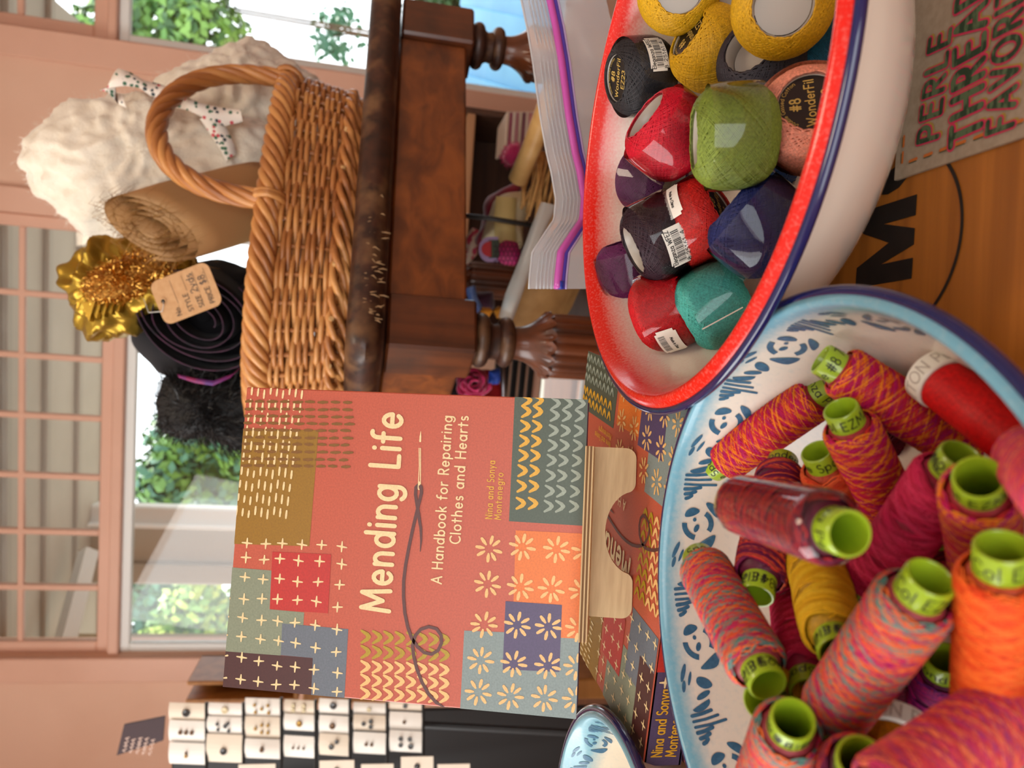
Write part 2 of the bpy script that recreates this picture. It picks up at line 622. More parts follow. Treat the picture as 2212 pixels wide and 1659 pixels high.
# soft body inside an outline (outline in pixels, at distance Y, with its own depth T)
def inflate(outline, Y, T, n=96, K=22, disp=None, center=None, power=0.5):
    pts = [at(x, y, Y) for x, y in outline]
    c = at(center[0], center[1], Y) if center else sum(pts, Vector()) / len(pts)
    L = [0]
    for a, b in zip(pts, pts[1:] + pts[:1]):
        L.append(L[-1] + (b - a).length)
    ring = []
    for i in range(n):
        t = L[-1] * i / n
        j = max(k for k in range(len(pts)) if L[k] <= t)
        a, b = pts[j], pts[(j + 1) % len(pts)]
        ring.append(a.lerp(b, (t - L[j]) / max(1e-9, L[j + 1] - L[j])))
    for _ in range(2):
        ring = [(ring[i - 1] + ring[i] * 2 + ring[(i + 1) % n]) / 4 for i in range(n)]
    vs, fs = [], []
    tot = 2 * K
    for k in range(1, tot):
        a = PI * k / tot
        s, d = math.sin(a) ** power if power != .5 else math.sin(a), math.cos(a)
        for i in range(n):
            v = c + (ring[i] - c) * s
            v = v + Vector((0, -1, 0)) * (d * T)
            vs.append(v)
    for k in range(tot - 2):
        for i in range(n):
            j = (i + 1) % n
            fs.append((k * n + i, k * n + j, (k + 1) * n + j, (k + 1) * n + i))
    o = len(vs)
    vs.append(c + Vector((0, -T, 0)))
    vs.append(c + Vector((0, T, 0)))
    fs += [(o, (i + 1) % n, i) for i in range(n)]
    b0 = (tot - 2) * n
    fs += [(o + 1, b0 + i, b0 + (i + 1) % n) for i in range(n)]
    if disp:
        vs = [v + (v - c).normalized() * disp(v) for v in vs]
    return vs, fs, c

def fuzz(name, vs, c, parent, m, count, length, width, droop=0.0, seed=1, pick=None, jit=.6):
    """short fibres standing on a soft body, one joined part"""
    r = random.Random(seed)
    mb = MB()
    for _ in range(count):
        v = Vector(r.choice(vs))
        if pick and not pick(v):
            continue
        v += Vector((r.gauss(0, .003), r.gauss(0, .003), r.gauss(0, .003)))
        d = (v - c).normalized() + Vector((r.gauss(0, jit), r.gauss(0, jit), r.gauss(0, jit)))
        d.normalize()
        l = length * r.uniform(.5, 1.4)
        s = d.cross(Vector((r.gauss(0, 1), r.gauss(0, 1), r.gauss(0, 1)))).normalized() * width
        p1 = v + d * l * .5 + Vector((0, 0, -droop * l * .3))
        p2 = v + d * l + Vector((r.gauss(0, .25), r.gauss(0, .25), r.gauss(0, .25) - droop)) * l
        mb.add([v - s, v + s, p1 + s * .7, p1 - s * .7, p2], [(0, 1, 2, 3), (3, 2, 4)])
    o = mb.build(name, m, parent)
    o['kind'] = 'stuff'
    return o

# ================================================================== THE ROOM
WO = at(262, 1420, 3.2); WO.z = 0
WYAW = math.radians(-8.0)
We = Vector((math.cos(WYAW), math.sin(WYAW), 0))
Wn = Vector((math.sin(WYAW), -math.cos(WYAW), 0))      # into the room
def wl(ix, iy):
    P = onplane(ix, iy, WO, Wn)
    return ((P - WO).dot(We), P.z)
def WP(wc, d, z):                                       # wall coordinates -> world; d = towards the room
    return WO + We * wc + Wn * d + Vector((0, 0, z))
WM4 = Matrix(((We.x, -Wn.x, 0, WO.x), (We.y, -Wn.y, 0, WO.y), (0, 0, 1, 0), (0, 0, 0, 1)))  # local x along, y outward

FLOOR = -0.80
pink = mat('pink_paint', (226, 182, 154), 0.55, (220, 174, 146), 3, bump=0.05, bscale=60)
pink2 = mat('pink_gloss_paint', (224, 176, 150), 0.35, (218, 170, 144), 4)
wA0, wA1 = wl(262, 1418)[0], wl(262, 482)[0]
zA0 = 0.02
zrail0, zrail1 = wl(262, 1000)[1], wl(206, 1000)[1]
wB0 = wl(600, 137)[0]
wB1 = 3.6
zB0 = -0.50
zBr0, zBr1 = wl(250, 54)[1], wl(203, 54)[1]
wC0, wC1 = wl(1210, 960)[0], wl(1210, 812)[0]
zC1, zC0 = wl(1164, 840)[1], wl(1164, 840)[1] - 0.21
ZT = 2.1
TH = 0.16
def wall_grid(name, opens, w0, w1, z0, z1):
    ws = sorted({w0, w1} | {o[0] for o in opens} | {o[1] for o in opens})
    zs = sorted({z0, z1} | {o[2] for o in opens} | {o[3] for o in opens})
    mb = MB()
    for a, b in zip(ws, ws[1:]):
        for c, d in zip(zs, zs[1:]):
            m, k = (a + b) / 2, (c + d) / 2
            if any(o[0] < m < o[1] and o[2] < k < o[3] for o in opens):
                continue
            mb.box(((a + b) / 2, TH / 2, (c + d) / 2), (b - a, TH, d - c), WM4)
    o = mb.build(name, pink)
    return tag(o, kind='structure')
wall_grid('wall_back', [(wA0, wA1, zA0, ZT - .1), (wB0, wB1 - .1, zB0, ZT - .1), (wC0, wC1, zC0, zC1)], -2.2, wB1, FLOOR, ZT)

def sbox(name, c, d, m, bev=.004, parent=None, M=WM4, kind='structure'):
    mb = MB()
    mb.box(c, d, M, bev=bev)
    o = mb.build(name, m, parent)
    if kind and parent is None:
        o['kind'] = kind
    return o

mb = MB(); mb.box((0.3, 1.0, FLOOR - .05), (7, 6.4, .1))
tag(mb.build('floor', wood_mat('floor_wood', (96, 62, 40), (120, 80, 52), 5, 'x', .5)), kind='structure')
mb = MB(); mb.box((0.3, 1.0, ZT + .05), (7, 6.4, .1))
tag(mb.build('ceiling', mat('ceiling_white', (226, 214, 204), .8)), kind='structure')
mb = MB(); mb.box((3.0, 0.6, .65), (.16, 4.9, 2.9))
tag(mb.build('wall_right', pink), kind='structure')

def wall_open(name, fixed, axis, span, o, th=.12):
    # wall across the room at a fixed x or y with one window opening o = (a0, a1, z0, z1)
    mb = MB()
    cells_ = [(span[0], o[0], FLOOR, ZT), (o[1], span[1], FLOOR, ZT), (o[0], o[1], FLOOR, o[2]), (o[0], o[1], o[3], ZT)]
    for a, b, c, d in cells_:
        if axis == 'x': mb.box((fixed, (a + b) / 2, (c + d) / 2), (th, b - a, d - c))
        else: mb.box(((a + b) / 2, fixed, (c + d) / 2), (b - a, th, d - c))
    return tag(mb.build(name, pink), kind='structure')
wall_open('wall_left', -2.4, 'x', (-2.0, 3.4), (-.9, 1.5, .1, 1.7))
wall_open('wall_front', -2.0, 'y', (-2.4, 3.1), (-1.6, .6, .0, 1.8))

# casings round the openings, proud of the wall
def casing(name, w0, w1, z0, z1, th=.018):
    return sbox(name, ((w0 + w1) / 2, -th / 2, (z0 + z1) / 2), (w1 - w0, th, z1 - z0), pink2, .004)
wcas = wl(300, 127)[0]
casing('trim_1', wB0 - .10, wB0, zB0 - .05, ZT - .1)
casing('trim_2', wA1, wA1 + .09, zA0 - .1, ZT - .1)
casing('trim_3', wA0 - .10, wA0, zA0 - .1, ZT - .1)
casing('trim_4', wB0, wB1 - .1, zB0 - .07, zB0, .05)
casing('trim_5', wA0 - .12, wA1 + .1, zA0 - .06, zA0, .05)
casing('trim_6', wC0 - .03, wC1 + .03, zC1, zC1 + .03, .02)

glass = film_mat('window_glass', gloss=0.0, rough=0.0)
white_pvc = mat('white_window_paint', (235, 236, 230), .4)

def window(name, w0, w1, z0, z1, cols, rows, fw, mw, m, gl=True, depth=.03):
    """frame with its bars, one pane between each pair of bars"""
    root = bpy.data.objects.new(name, None)
    COL.objects.link(root)
    root.location = WP((w0 + w1) / 2, 0, z0)
    root['kind'] = 'structure'
    mb = MB()
    y = .05
    for a, b, c, d in ((w0, w1, z0, z0 + fw), (w0, w1, z1 - fw, z1), (w0, w0 + fw, z0 + fw, z1 - fw), (w1 - fw, w1, z0 + fw, z1 - fw)):
        mb.box(((a + b) / 2, y, (c + d) / 2), (b - a, depth, d - c), WM4, bev=.004)
    mb.build('frame', m, root)
    for x in cols:
        q = MB(); q.box((x, y, (z0 + z1) / 2), (mw, depth * .8, z1 - z0 - 2 * fw), WM4, bev=.003)
        q.build('muntin', m, root)
    for z in rows:
        q = MB(); q.box(((w0 + w1) / 2, y, z), (w1 - w0 - 2 * fw, depth * .75, mw), WM4, bev=.003)
        q.build('muntin', m, root)
    if gl:
        xs = [w0 + fw] + sorted(cols) + [w1 - fw]
        zs = [z0 + fw] + sorted(rows) + [z1 - fw]
        for a, b in zip(xs, xs[1:]):
            for c, d in zip(zs, zs[1:]):
                q = MB(); q.box(((a + b) / 2, y, (c + d) / 2), (b - a, .004, d - c), WM4)
                q.build('pane', glass, root)
    return root

mcols = [wl(130, q)[0] for q in (641, 776, 906, 1036, 1158, 1279)] + []
mrow = wl(35, 1000)[1]
window('window_1', wA0, wA1, zrail0 + .04, ZT - .1, mcols, [mrow, mrow + .27], .045, .022, pink2)
sbox('trim_7', ((wA0 + wA1) / 2, .06, zrail0 + .02), (wA1 - wA0, .1, .04), pink2)
window('window_2', wA0, wA1, zA0, zrail0, [], [], .035, .02, white_pvc)
bc = [wl(100, 33)[0]] + []
window('window_3', wB0, wB1 - .1, zBr0 + .03, ZT - .1, [wB0 + .75, wB0 + 1.2], [wl(33, 40)[1], wl(33, 40)[1] + .3], .05, .022, pink2)
sbox('trim_8', ((wB0 + wB1 - .1) / 2, .06, zBr0 + .015), (wB1 - .1 - wB0, .1, .03), pink2)
window('window_4', wB0, wB1 - .1, zB0, zBr0, [], [], .035, .02, white_pvc)
window('window_5', wC0, wC1, zC0, zC1, [], [], .018, .01, white_pvc)

# ================================================================== OUTSIDE
porch_m = mat('porch_board_paint', (186, 178, 164), .6, (178, 170, 156), 4)
OUT = lambda wc, d, z: WP(wc, -d, z)
# porch ceiling: boards and cross beams
zp = 1.62
mb = MB(); mb.box((0.3, 1.1, zp + .03), (4.6, 1.9, .06), WM4)
tag(mb.build('porch_ceiling', porch_m), kind='structure')
for i, yy in enumerate((.35, .75, 1.15, 1.55)):
    sbox('porch_ceiling_batten', (0.3, yy, zp - .01), (4.6, .05, .024), mat('porch_batten_paint', (168, 160, 146), .6))
bm_w = mat('white_beam_paint', (222, 222, 218), .6)
mb = MB()
mb.tube([OUT(-.62, .22, zp - .16), OUT(.02, 1.05, zp - .10)], .05, 4)
tag(mb.build('porch_brace', bm_w), 'white diagonal brace under the porch ceiling, seen through the upper left panes', 'beam')
# porch column with its white edge boards
pc = thing('porch_column', 'taupe square porch column with a white edge board, outside the big left window', 'column', at(760, 1170, 4.7))
cx = at(400, 1192, 4.7)
mb = MB(); mb.box((cx.x, 4.75, .4), (.33, .3, 2.5), bev=.01)
mb.build('shaft', mat('taupe_paint', (176, 164, 146), .6), pc)
q = at(400, 1112, 4.68)
mb = MB(); mb.box((q.x, 4.62, .4), (.125, .12, 2.5), bev=.01)
mb.build('edge_board', bm_w, pc)
q = at(400, 1128, 4.68)
mb = MB(); mb.box((q.x, 4.58, .4), (.02, .12, 2.5), bev=.004)
mb.build('bead', mat('white_bead', (240, 240, 236), .5), pc)
q = at(400, 1216, 4.6)
mb = MB(); mb.box((q.x, 4.585, .4), (.015, .02, 2.5), bev=.004)
mb.build('groove_strip', mat('groove_paint', (130, 120, 104), .7), pc)
pr = at(400, 1393, 4.3)
mb = MB(); mb.box((pr.x, 4.35, .4), (.06, .1, 2.5), bev=.01)
tag(mb.build('porch_post', mat('tan_paint', (170, 146, 112), .6)), 'narrow tan post outside, at the left edge of the big left window', 'post')

mb = MB(); mb.box((0, 14, -1.3), (40, 20, .1))
tag(mb.build('ground', mat('pale_gravel', (186, 180, 166), .9, (170, 164, 150), 3)), kind='structure')

leafm = [mat('leaf_dark', (44, 84, 40), .5, (66, 110, 52), 1.5), mat('leaf_mid', (80, 130, 56), .45, (118, 160, 66), 2), mat('leaf_yellow', (150, 180, 60), .45, (190, 205, 90), 2), mat('leaf_blue', (58, 110, 86), .5, (84, 138, 104), 2)]
barkm = mat('bark', (86, 66, 50), .9, (110, 88, 66), 8)
def shrub(name, label, cat, c, rad, h, n, mi, leaf, seed, trunk=True, group=None):
    r = random.Random(seed)
    t = thing(name, label, cat, (c[0], c[1], -1.25), group)
    mb = MB()
    blobs = [(Vector((c[0] + r.uniform(-.7, .7) * rad, c[1] + r.uniform(-.5, .5) * rad, c[2] + r.uniform(-.5, .6) * h)), rad * r.uniform(.3, .55)) for _ in range(9)]
    for _ in range(n):
        b, br = r.choice(blobs)
        d = Vector((r.gauss(0, 1), r.gauss(0, 1), r.gauss(0, 1))).normalized()
        p = b + d * br * r.uniform(.6, 1.0)
        u = d.orthogonal().normalized()
        u = (Matrix.Rotation(r.uniform(0, 6.28), 3, d) @ u + d * r.uniform(-.4, .5)).normalized()
        v = d.cross(u).normalized() * leaf * .3
        L = u * leaf * r.uniform(.7, 1.3)
        mb.add([p, p + L * .5 + v, p + L, p + L * .5 - v], [(0, 1, 2, 3)], 0 if r.random() < .6 else 1)
    f = mb.build('foliage', [leafm[mi[0]], leafm[mi[1]]], t)
    f['kind'] = 'stuff'
    mb = MB()
    for k in range(2):
        mb.tube([(c[0] + r.uniform(-.05, .05), c[1] + .1, -1.28), (c[0] + r.uniform(-.1, .1) * rad, c[1], c[2] - h * .3), (c[0] + r.uniform(-.4, .4) * rad, c[1], c[2] + h * .3)], [.014, .010, .005], 6)
    mb.build('stem', barkm, t)
    return t
P = lambda ix, iy, Y: at(ix, iy, Y)
shrub('garden_shrub', 'yellow green bush outside, left of the taupe porch column', 'shrub', P(440, 1310, 6.6), .42, .6, 2200, (1, 2), .10, 1)
shrub('garden_tree', 'dark blue green tree outside, left of the taupe porch column', 'tree', P(380, 1320, 8.2), .75, 1.2, 3800, (0, 3), .12, 2)
shrub('garden_shrub', 'bright green bush outside between the black fur and the porch column', 'shrub', P(470, 985, 6.4), .62, .62, 3600, (1, 3), .10, 3)
shrub('garden_tree', 'sunlit tree outside the right-hand window, behind the sherpa fleece', 'tree', P(395, 10, 7.2), .62, 1.1, 3800, (1, 0), .11, 4)
shrub('garden_tree', 'dark shaded tree outside, low in the right-hand window under the table', 'tree', P(1010, 90, 5.7), .6, .42, 2600, (0, 0), .12, 5)
shrub('garden_shrub', 'thin pale bush outside, by the bright sky above the basket', 'shrub', P(735, 70, 7.6), .30, .35, 220, (3, 3), .10, 6)

# deck boards outside the right window, the sky's reflection put into their blue colour
dk = thing('deck', 'board deck coloured with the blue of reflected sky outside the right window, seen under the table', 'deck', (2.2, 5.0, -1.2))
dm = mat('deck_sky_tint', (96, 178, 224), .45, (84, 166, 214), 6)
d0, d1, d2 = at(1046, 60, 4.3), at(1180, 60, 4.3), at(1046, 236, 4.3)
ex = Vector((1, -.1, 0)).normalized()
for k in range(9):
    mb = MB()
    c = Vector((at(1100, 150, 4.3).x - .75 + k * .2, 4.0, -.66))
    M = Matrix.Translation(c) @ Matrix.Rotation(math.radians(-28), 4, 'Z') @ Matrix.Rotation(math.radians(35), 4, 'X')
    mb.box((0, 0, 0), (.19, 1.5, .03), M, bev=.006)
    mb.build('plank', dm, dk)

# ================================================================== ANTIQUE TABLE
oldwood = wood_mat('old_red_brown_wood', (96, 46, 16), (146, 78, 30), 4, 'x', .38, 9, .25, .2, ((44, 22, 14), 9, .7))
oldwood_z = wood_mat('old_red_brown_leg_wood', (70, 34, 16), (116, 60, 28), 4, 'z', .34, 9, .35, .2, ((36, 18, 12), 12, .7))
darkwood = wood_mat('worn_black_brown_wood', (36, 20, 14), (70, 38, 24), 5, 'y', .48, 10, .12, .5, ((118, 84, 54), 26, .8))
TY = math.radians(26)
te, tn = Vector((math.cos(TY), math.sin(TY), 0)), Vector((-math.sin(TY), math.cos(TY), 0))
TC = at(935, 754, 1.0); TC.z = 0           # the front left corner of the leg block, on the floor plan
def TP(a, b, z):
    return TC + te * a + tn * b + Vector((0, 0, z))
TM = Matrix(((te.x, tn.x, 0, TC.x), (te.y, tn.y, 0, TC.y), (0, 0, 1, 0), (0, 0, 0, 1)))
TL, TD = .66, .80
TTOP = CAMZ + .020
zblk0, zblk1 = at(1032, 757, 1.0).z, TTOP - .052
antique = thing('antique_table', 'worn dark brown antique wooden table with reeded turned legs, carrying the wicker basket', 'table', TP(TL / 2, TD / 2, FLOOR))
# top: slab with a thumb-moulded edge
mb = MB()
ov = .032
def top_ring(o, z, cr=.03):
    pts = []
    for (sx, sy, cx, cy) in ((-1, -1, -o, -o), (1, -1, TL + o, -o), (1, 1, TL + o, TD + o), (-1, 1, -o, TD + o)):
        ccx, ccy = cx - sx * cr, cy - sy * cr
        a0 = {(-1, -1): 180, (1, -1): 270, (1, 1): 0, (-1, 1): 90}[(sx, sy)]
        for k in range(6):
            t = math.radians(a0 + 90 * k / 5)
            pts.append(TP(ccx + cr * math.cos(t), ccy + cr * math.sin(t), z))
    return pts
prof = [(ov - .020, TTOP), (ov - .011, TTOP - .002), (ov - .004, TTOP - .008), (ov + .001, TTOP - .018), (ov + .002, TTOP - .026), (ov - .002, TTOP - .036), (ov - .006, TTOP - .041), (ov - .012, TTOP - .043), (ov - .016, TTOP - .048), (ov - .03, TTOP - .050)]
rings = [top_ring(o, z) for o, z in prof]
n = len(rings[0])
vs = [p for r_ in rings for p in r_]
fs = [(i * n + k, (i + 1) * n + k, (i + 1) * n + (k + 1) % n, i * n + (k + 1) % n) for i in range(len(rings) - 1) for k in range(n)]
fs += [tuple(range(n)), tuple(range((len(rings) - 1) * n, len(rings) * n))[::-1]]
mb.add(vs, fs)
mb.build('table_top', darkwood, antique, 35)
# worn pale scratches along the edge
mb = MB()
r = random.Random(4)
for k in range(38):
    a = TL * r.uniform(.04, .34) * r.uniform(.4, 1)
    z = TTOP - .018 - r.uniform(0, .022)
    l = r.uniform(.004, .014)
    mb.tube([TP(a, -ov - .0012, z), TP(a + r.uniform(-.002, .002), -ov - .0012, z - l * .5), TP(a + r.uniform(-.004, .004), -ov - .001, z - l)], [.0003, .0007, .0002], 4)
mb.build('edge_scratch', mat('worn_pale_wood', (196, 160, 116), .6), antique)['kind'] = 'stuff'
# aprons
zap = at(996, 500, 1.0).z
BW = .083
def apron(a0, a1, b0, b1):
    q = MB(); q.box(((a0 + a1) / 2, (b0 + b1) / 2, (zap + zblk1) / 2), (a1 - a0, b1 - b0, zblk1 - zap), TM, bev=.003)
    q.build('apron', oldwood, antique)
zap = TTOP - .052 - .107
apron(BW, TL - BW, .012, .036); apron(BW, TL - BW, TD - .036, TD - .012)
apron(.012, .036, BW, TD - BW); apron(TL - .036, TL - .012, BW, TD - BW)
# dark stains and knots are in the wood material; legs:
def leg_scallop(M):
    pass
for i, (a, b) in enumerate(((0, 0), (TL - BW, 0), (0, TD - BW), (TL - BW, TD - BW))):
    lx = TP(a + BW / 2, b + BW / 2, 0)
    LM = Matrix.Translation(lx) @ Matrix.Rotation(TY, 4, 'Z')
    q = MB()
    q.box((0, 0, (zblk0 + zblk1) / 2), (BW, BW, zblk1 - zblk0), LM, bev=.004)
    leg = q.build('leg', oldwood_z, antique)
    z = zblk0
    q = MB()
    pr_ = [(.020, z + .002), (.030, z - .001)]
    pr_ += [(.028 + .0105 * math.sin(t), z - .011 + .0105 * math.cos(t)) for t in [k * PI / 8 for k in range(9)]]
    pr_ += [(.026, z - .024), (.024, z - .028), (.0255, z - .034)]
    pr_ += [(.025 + .0105 * math.sin(t), z - .046 + .0105 * math.cos(t)) for t in [k * PI / 8 for k in range(9)]]
    pr_ += [(.023, z - .058)]
    q.lathe(pr_, 40, LM)
    q.build('turned_ring', darkwood, leg, 60)
    # bell with a scalloped lower edge
    q = MB()
    NS = 16
    NN = 96
    zb = z - .058
    rows = 12
    vs, fs = [], []
    for j in range(rows + 1):
        t = j / rows
        for k in range(NN):
            th = 2 * PI * k / NN
            sc = abs(math.sin(NS * th / 2))
            h = .044 + .008 * sc * t ** 5
            rr_ = .023 + .0005 * t + .0245 * t ** 2.2
            vs.append(LM @ Vector((rr_ * math.cos(th), rr_ * math.sin(th), zb - h * t)))
    for j in range(rows):
        for k in range(NN):
            l = (k + 1) % NN
            fs.append((j * NN + k, (j + 1) * NN + k, (j + 1) * NN + l, j * NN + l))
    o = len(vs)
    for k in range(NN):
        th = 2 * PI * k / NN
        sc = abs(math.sin(NS * th / 2))
        vs.append(LM @ Vector((.042 * math.cos(th), .042 * math.sin(th), zb - .042 - .008 * sc)))
    for k in range(NN):
        l = (k + 1) % NN
        fs.append((rows * NN + k, o + k, o + l, rows * NN + l))
    q.add(vs, fs)
    q.build('scalloped_bell', oldwood_z, leg, 50)
    q = MB()
    reed = lambda t, z_: 1 + .085 * (abs(math.sin(8 * t)) - .6)
    zt = zb - .035
    q.lathe([(.036, zt), (.0435, zt - .01), (.0445, zt - .03), (.0445, zt - .10), (.042, zt - .15), (.036, zt - .19), (.026, zt - .215), (.018, zt - .225)], 96, LM, rf=reed)
    q.build('reeded_column', oldwood_z, leg, 50)
    q = MB()
    zc = zt - .222
    q.lathe([(.014, zc), (.018, zc - .008), (.03, zc - .035), (.040, zc - .055), (.042, zc - .062), (.030, zc - .066), (.027, zc - .08), (.030, zc - .1), (.028, zc - .2), (.020, FLOOR + .06), (.024, FLOOR + .03), (.018, FLOOR), (0, FLOOR)], 40, LM)
    q.build('foot', oldwood_z, leg, 50)

# ================================================================== WICKER BASKET
wick = [mat('willow_honey', (210, 150, 86), .42, (176, 112, 58), 9, coat=.1), mat('willow_brown', (190, 126, 68), .42, (152, 92, 46), 9, coat=.1)]
BZ0 = TTOP + .002
bc0 = at(690, 560, 1.18)
bcx = Vector((bc0.x - .03, bc0.y + .06, 0)) + te * .06
BA, BB = .285, .175
def bas(t, z):                      # point of the basket side; t angle, z 0..1 height
    n_ = 2.5
    c, s_ = math.cos(t), math.sin(t)
    k = (abs(c) ** n_ + abs(s_) ** n_) ** (-1 / n_)
    fl = .93 + .09 * max(z, 0) ** .8 - (.03 if z < .1 else 0)
    return k * fl * c * BA, k * fl * s_ * BB
BH = .110
def BP(t, z, off=0.0):
    x, y = bas(t, z)
    l = math.hypot(x / BA, y / BB)
    nx, ny = x / BA ** 2, y / BB ** 2
    q_ = math.hypot(nx, ny)
    x += nx / q_ * off; y += ny / q_ * off
    return bcx + te * x + tn * y + Vector((0, 0, BZ0 + z * BH))
basket = thing('wicker_basket', 'honey brown wicker basket with a twisted arch handle on the antique table', 'basket', (bcx.x, bcx.y, BZ0))
NSTK = 45
for k in range(NSTK):
    t = 2 * PI * k / NSTK
    mb = MB()
    mb.tube([BP(t, z_) for z_ in (0.02, .25, .5, .75, .98)], .0034, 6)
    mb.build('stake', wick[1], basket, True)
NW = 15
rw = random.Random(3)
for j in range(NW):
    z_ = .20 + .66 * j / (NW - 1)
    pts, rr_ = [], []
    S_ = NSTK * 6
    ph = j % 2
    for i in range(S_):
        u = i / 6
        t = 2 * PI * u / NSTK
        w_ = math.cos(PI * (u + ph)) 
        pts.append(BP(t, z_ + .010 * math.sin(u * 1.3 + j * 2.1) + .012 * math.sin(u * .31 + j), .0062 * w_))
        rr_.append(.0037 + .0004 * math.sin(u * .9 + j))
    # odd number of stakes: close the ring by a second lap half a step on
    mb = MB()
    mb.tube(pts, rr_, 6, closed=True)
    mb.build('weaver', wick[j % 2 if j % 3 else 0], basket, True)
def twist(nm, zc, amp, ns, turns, r_, off=0):
    for s_ in range(ns):
        pts = []
        for i in range(260):
            t = 2 * PI * i / 260
            a = turns * t + 2 * PI * s_ / ns
            pts.append(BP(t, zc + amp / BH * math.sin(a), off + amp * .8 * math.cos(a)))
        mb = MB(); mb.tube(pts, r_, 7, closed=True)
        mb.build(nm, wick[s_ % 2], basket, True)
twist('rim_strand', 1.03, .0125, 6, 15, .0062)
twist('base_strand', .12, .0095, 4, 13, .0052, .003)
twist('base_strand', .02, .0075, 3, 14, .0050, .003)
# cut rod ends peeping out above the base border
for k in range(0, NSTK, 2):
    t = 2 * PI * (k + .3) / NSTK
    mb = MB(); mb.tube([BP(t, .19, -.002), BP(t + .02, .17, .0125)], .0036, 7)
    mb.build('rod_end', mat('willow_cut_end', (206, 164, 108), .6), basket)
# arch handle between two feet on the rim
def handle(tA, tB, hgt, lean):
    pA, pB = BP(tA, 1.03), BP(tB, 1.03)
    mid = (pA + pB) / 2
    out = (mid - Vector((bcx.x, bcx.y, mid.z))).normalized()
    path = []
    for i in range(61):
        u = i / 60
        a = PI * u
        side = (pA - pB) / 2
        path.append(mid + side * (math.cos(a) * (1 + .10 * math.sin(a))) + Vector((0, 0, hgt)) * abs(math.sin(a)) ** .85 + out * lean * math.sin(a))
    for s_ in range(6):
        pts = []
        for i, p_ in enumerate(path):
            T = (path[min(i + 1, 60)] - path[max(i - 1, 0)]).normalized()
            N_ = T.cross(out).normalized()
            B_ = T.cross(N_)
            a = i / 60 * 2 * PI * 3.2 + 2 * PI * s_ / 6
            k = .0088
            pts.append(p_ + (N_ * math.cos(a) + B_ * math.sin(a)) * k)
        mb = MB(); mb.tube(pts, .0064, 7)
        mb.build('handle_strand', wick[s_ % 2], basket, True)
    for tt in (tA, tB):
        for kk in range(3):
            pts = []
            for i in range(16):
                a = 2 * PI * i / 16
                pts.append(BP(tt + .012 * kk - .01, 1.03 + .020 / BH * math.sin(a), .018 * math.cos(a)))
            mb = MB(); mb.tube(pts, .0042, 6, closed=True)
            mb.build('handle_wrap', wick[kk % 2], basket, True)
def pix(P_):
    d_ = P_ - CP
    z_ = d_.dot(Fv)
    return (1106 - FPX * d_.dot(Uv) / z_, 829.5 - FPX * d_.dot(Rv) / z_)
def rim_at(ix, iy):
    return min((math.radians(k) for k in range(-130, 60)), key=lambda t: sum((a - b) ** 2 for a, b in zip(pix(BP(t, 1.03)), (ix, iy))))
HA, HB = rim_at(568, 430), rim_at(592, 152)
handle(HA, HB, .165, .005)
handle(HA + PI, HB + PI, .165, .005)

# ================================================================== FABRICS IN THE BASKET
BY = bcx.y
sherpa_m = mat('cream_sherpa_fleece', (218, 206, 186), .95, (230, 220, 202), 40, sheen=.4, bump=.5, bscale=300)
fib_m = mat('cream_fleece_fibre', (236, 228, 212), .9)
def lumps(amp, sc, seed):
    off = Vector((seed * 3.1, seed * 1.7, seed * .9))
    def f(v):
        d = noise.voronoi((v + off) * sc)[0][0]
        return amp * (.75 - d) + amp * .5 * noise.noise((v + off) * sc * 2.3) + amp * 1.1 * noise.noise((v + off) * sc * .3)
    return f
sherpa = thing('sherpa_fleece', 'large roll of fluffy cream sherpa fleece standing in the wicker basket', 'fabric', tuple(at(540, 330, BY + .03)))
o1 = [(48, 350), (70, 300), (110, 268), (160, 235), (230, 220), (300, 210), (360, 215), (430, 235), (520, 260), (640, 280), (690, 360), (660, 480), (560, 520), (400, 520), (260, 515), (180, 500), (120, 462), (70, 410)]
vs, fs, c = inflate(o1, BY + .06, .085, 150, 40, lumps(.013, 32, 1))
mb = MB(); mb.add(vs, fs); mb.build('fleece', sherpa_m, sherpa, True)
fuzz('fleece_fibre', [v for v in vs], c, sherpa, fib_m, 6500, .0075, .00022, 0, 2)
sh2 = thing('sherpa_fleece', 'smaller folded cream sherpa fleece behind the handle, by the bright window', 'fabric', tuple(at(540, 200, BY + .12)))
o2 = [(330, 178), (380, 158), (440, 135), (495, 108), (530, 98), (565, 104), (600, 118), (700, 180), (720, 300), (640, 350), (500, 330), (400, 300), (350, 240)]
vs, fs, c = inflate(o2, BY + .13, .07, 130, 34, lumps(.013, 32, 5))
mb = MB(); mb.add(vs, fs); mb.build('fleece', sherpa_m, sh2, True)
fuzz('fleece_fibre', vs, c, sh2, fib_m, 3600, .0075, .00022, 0, 3)

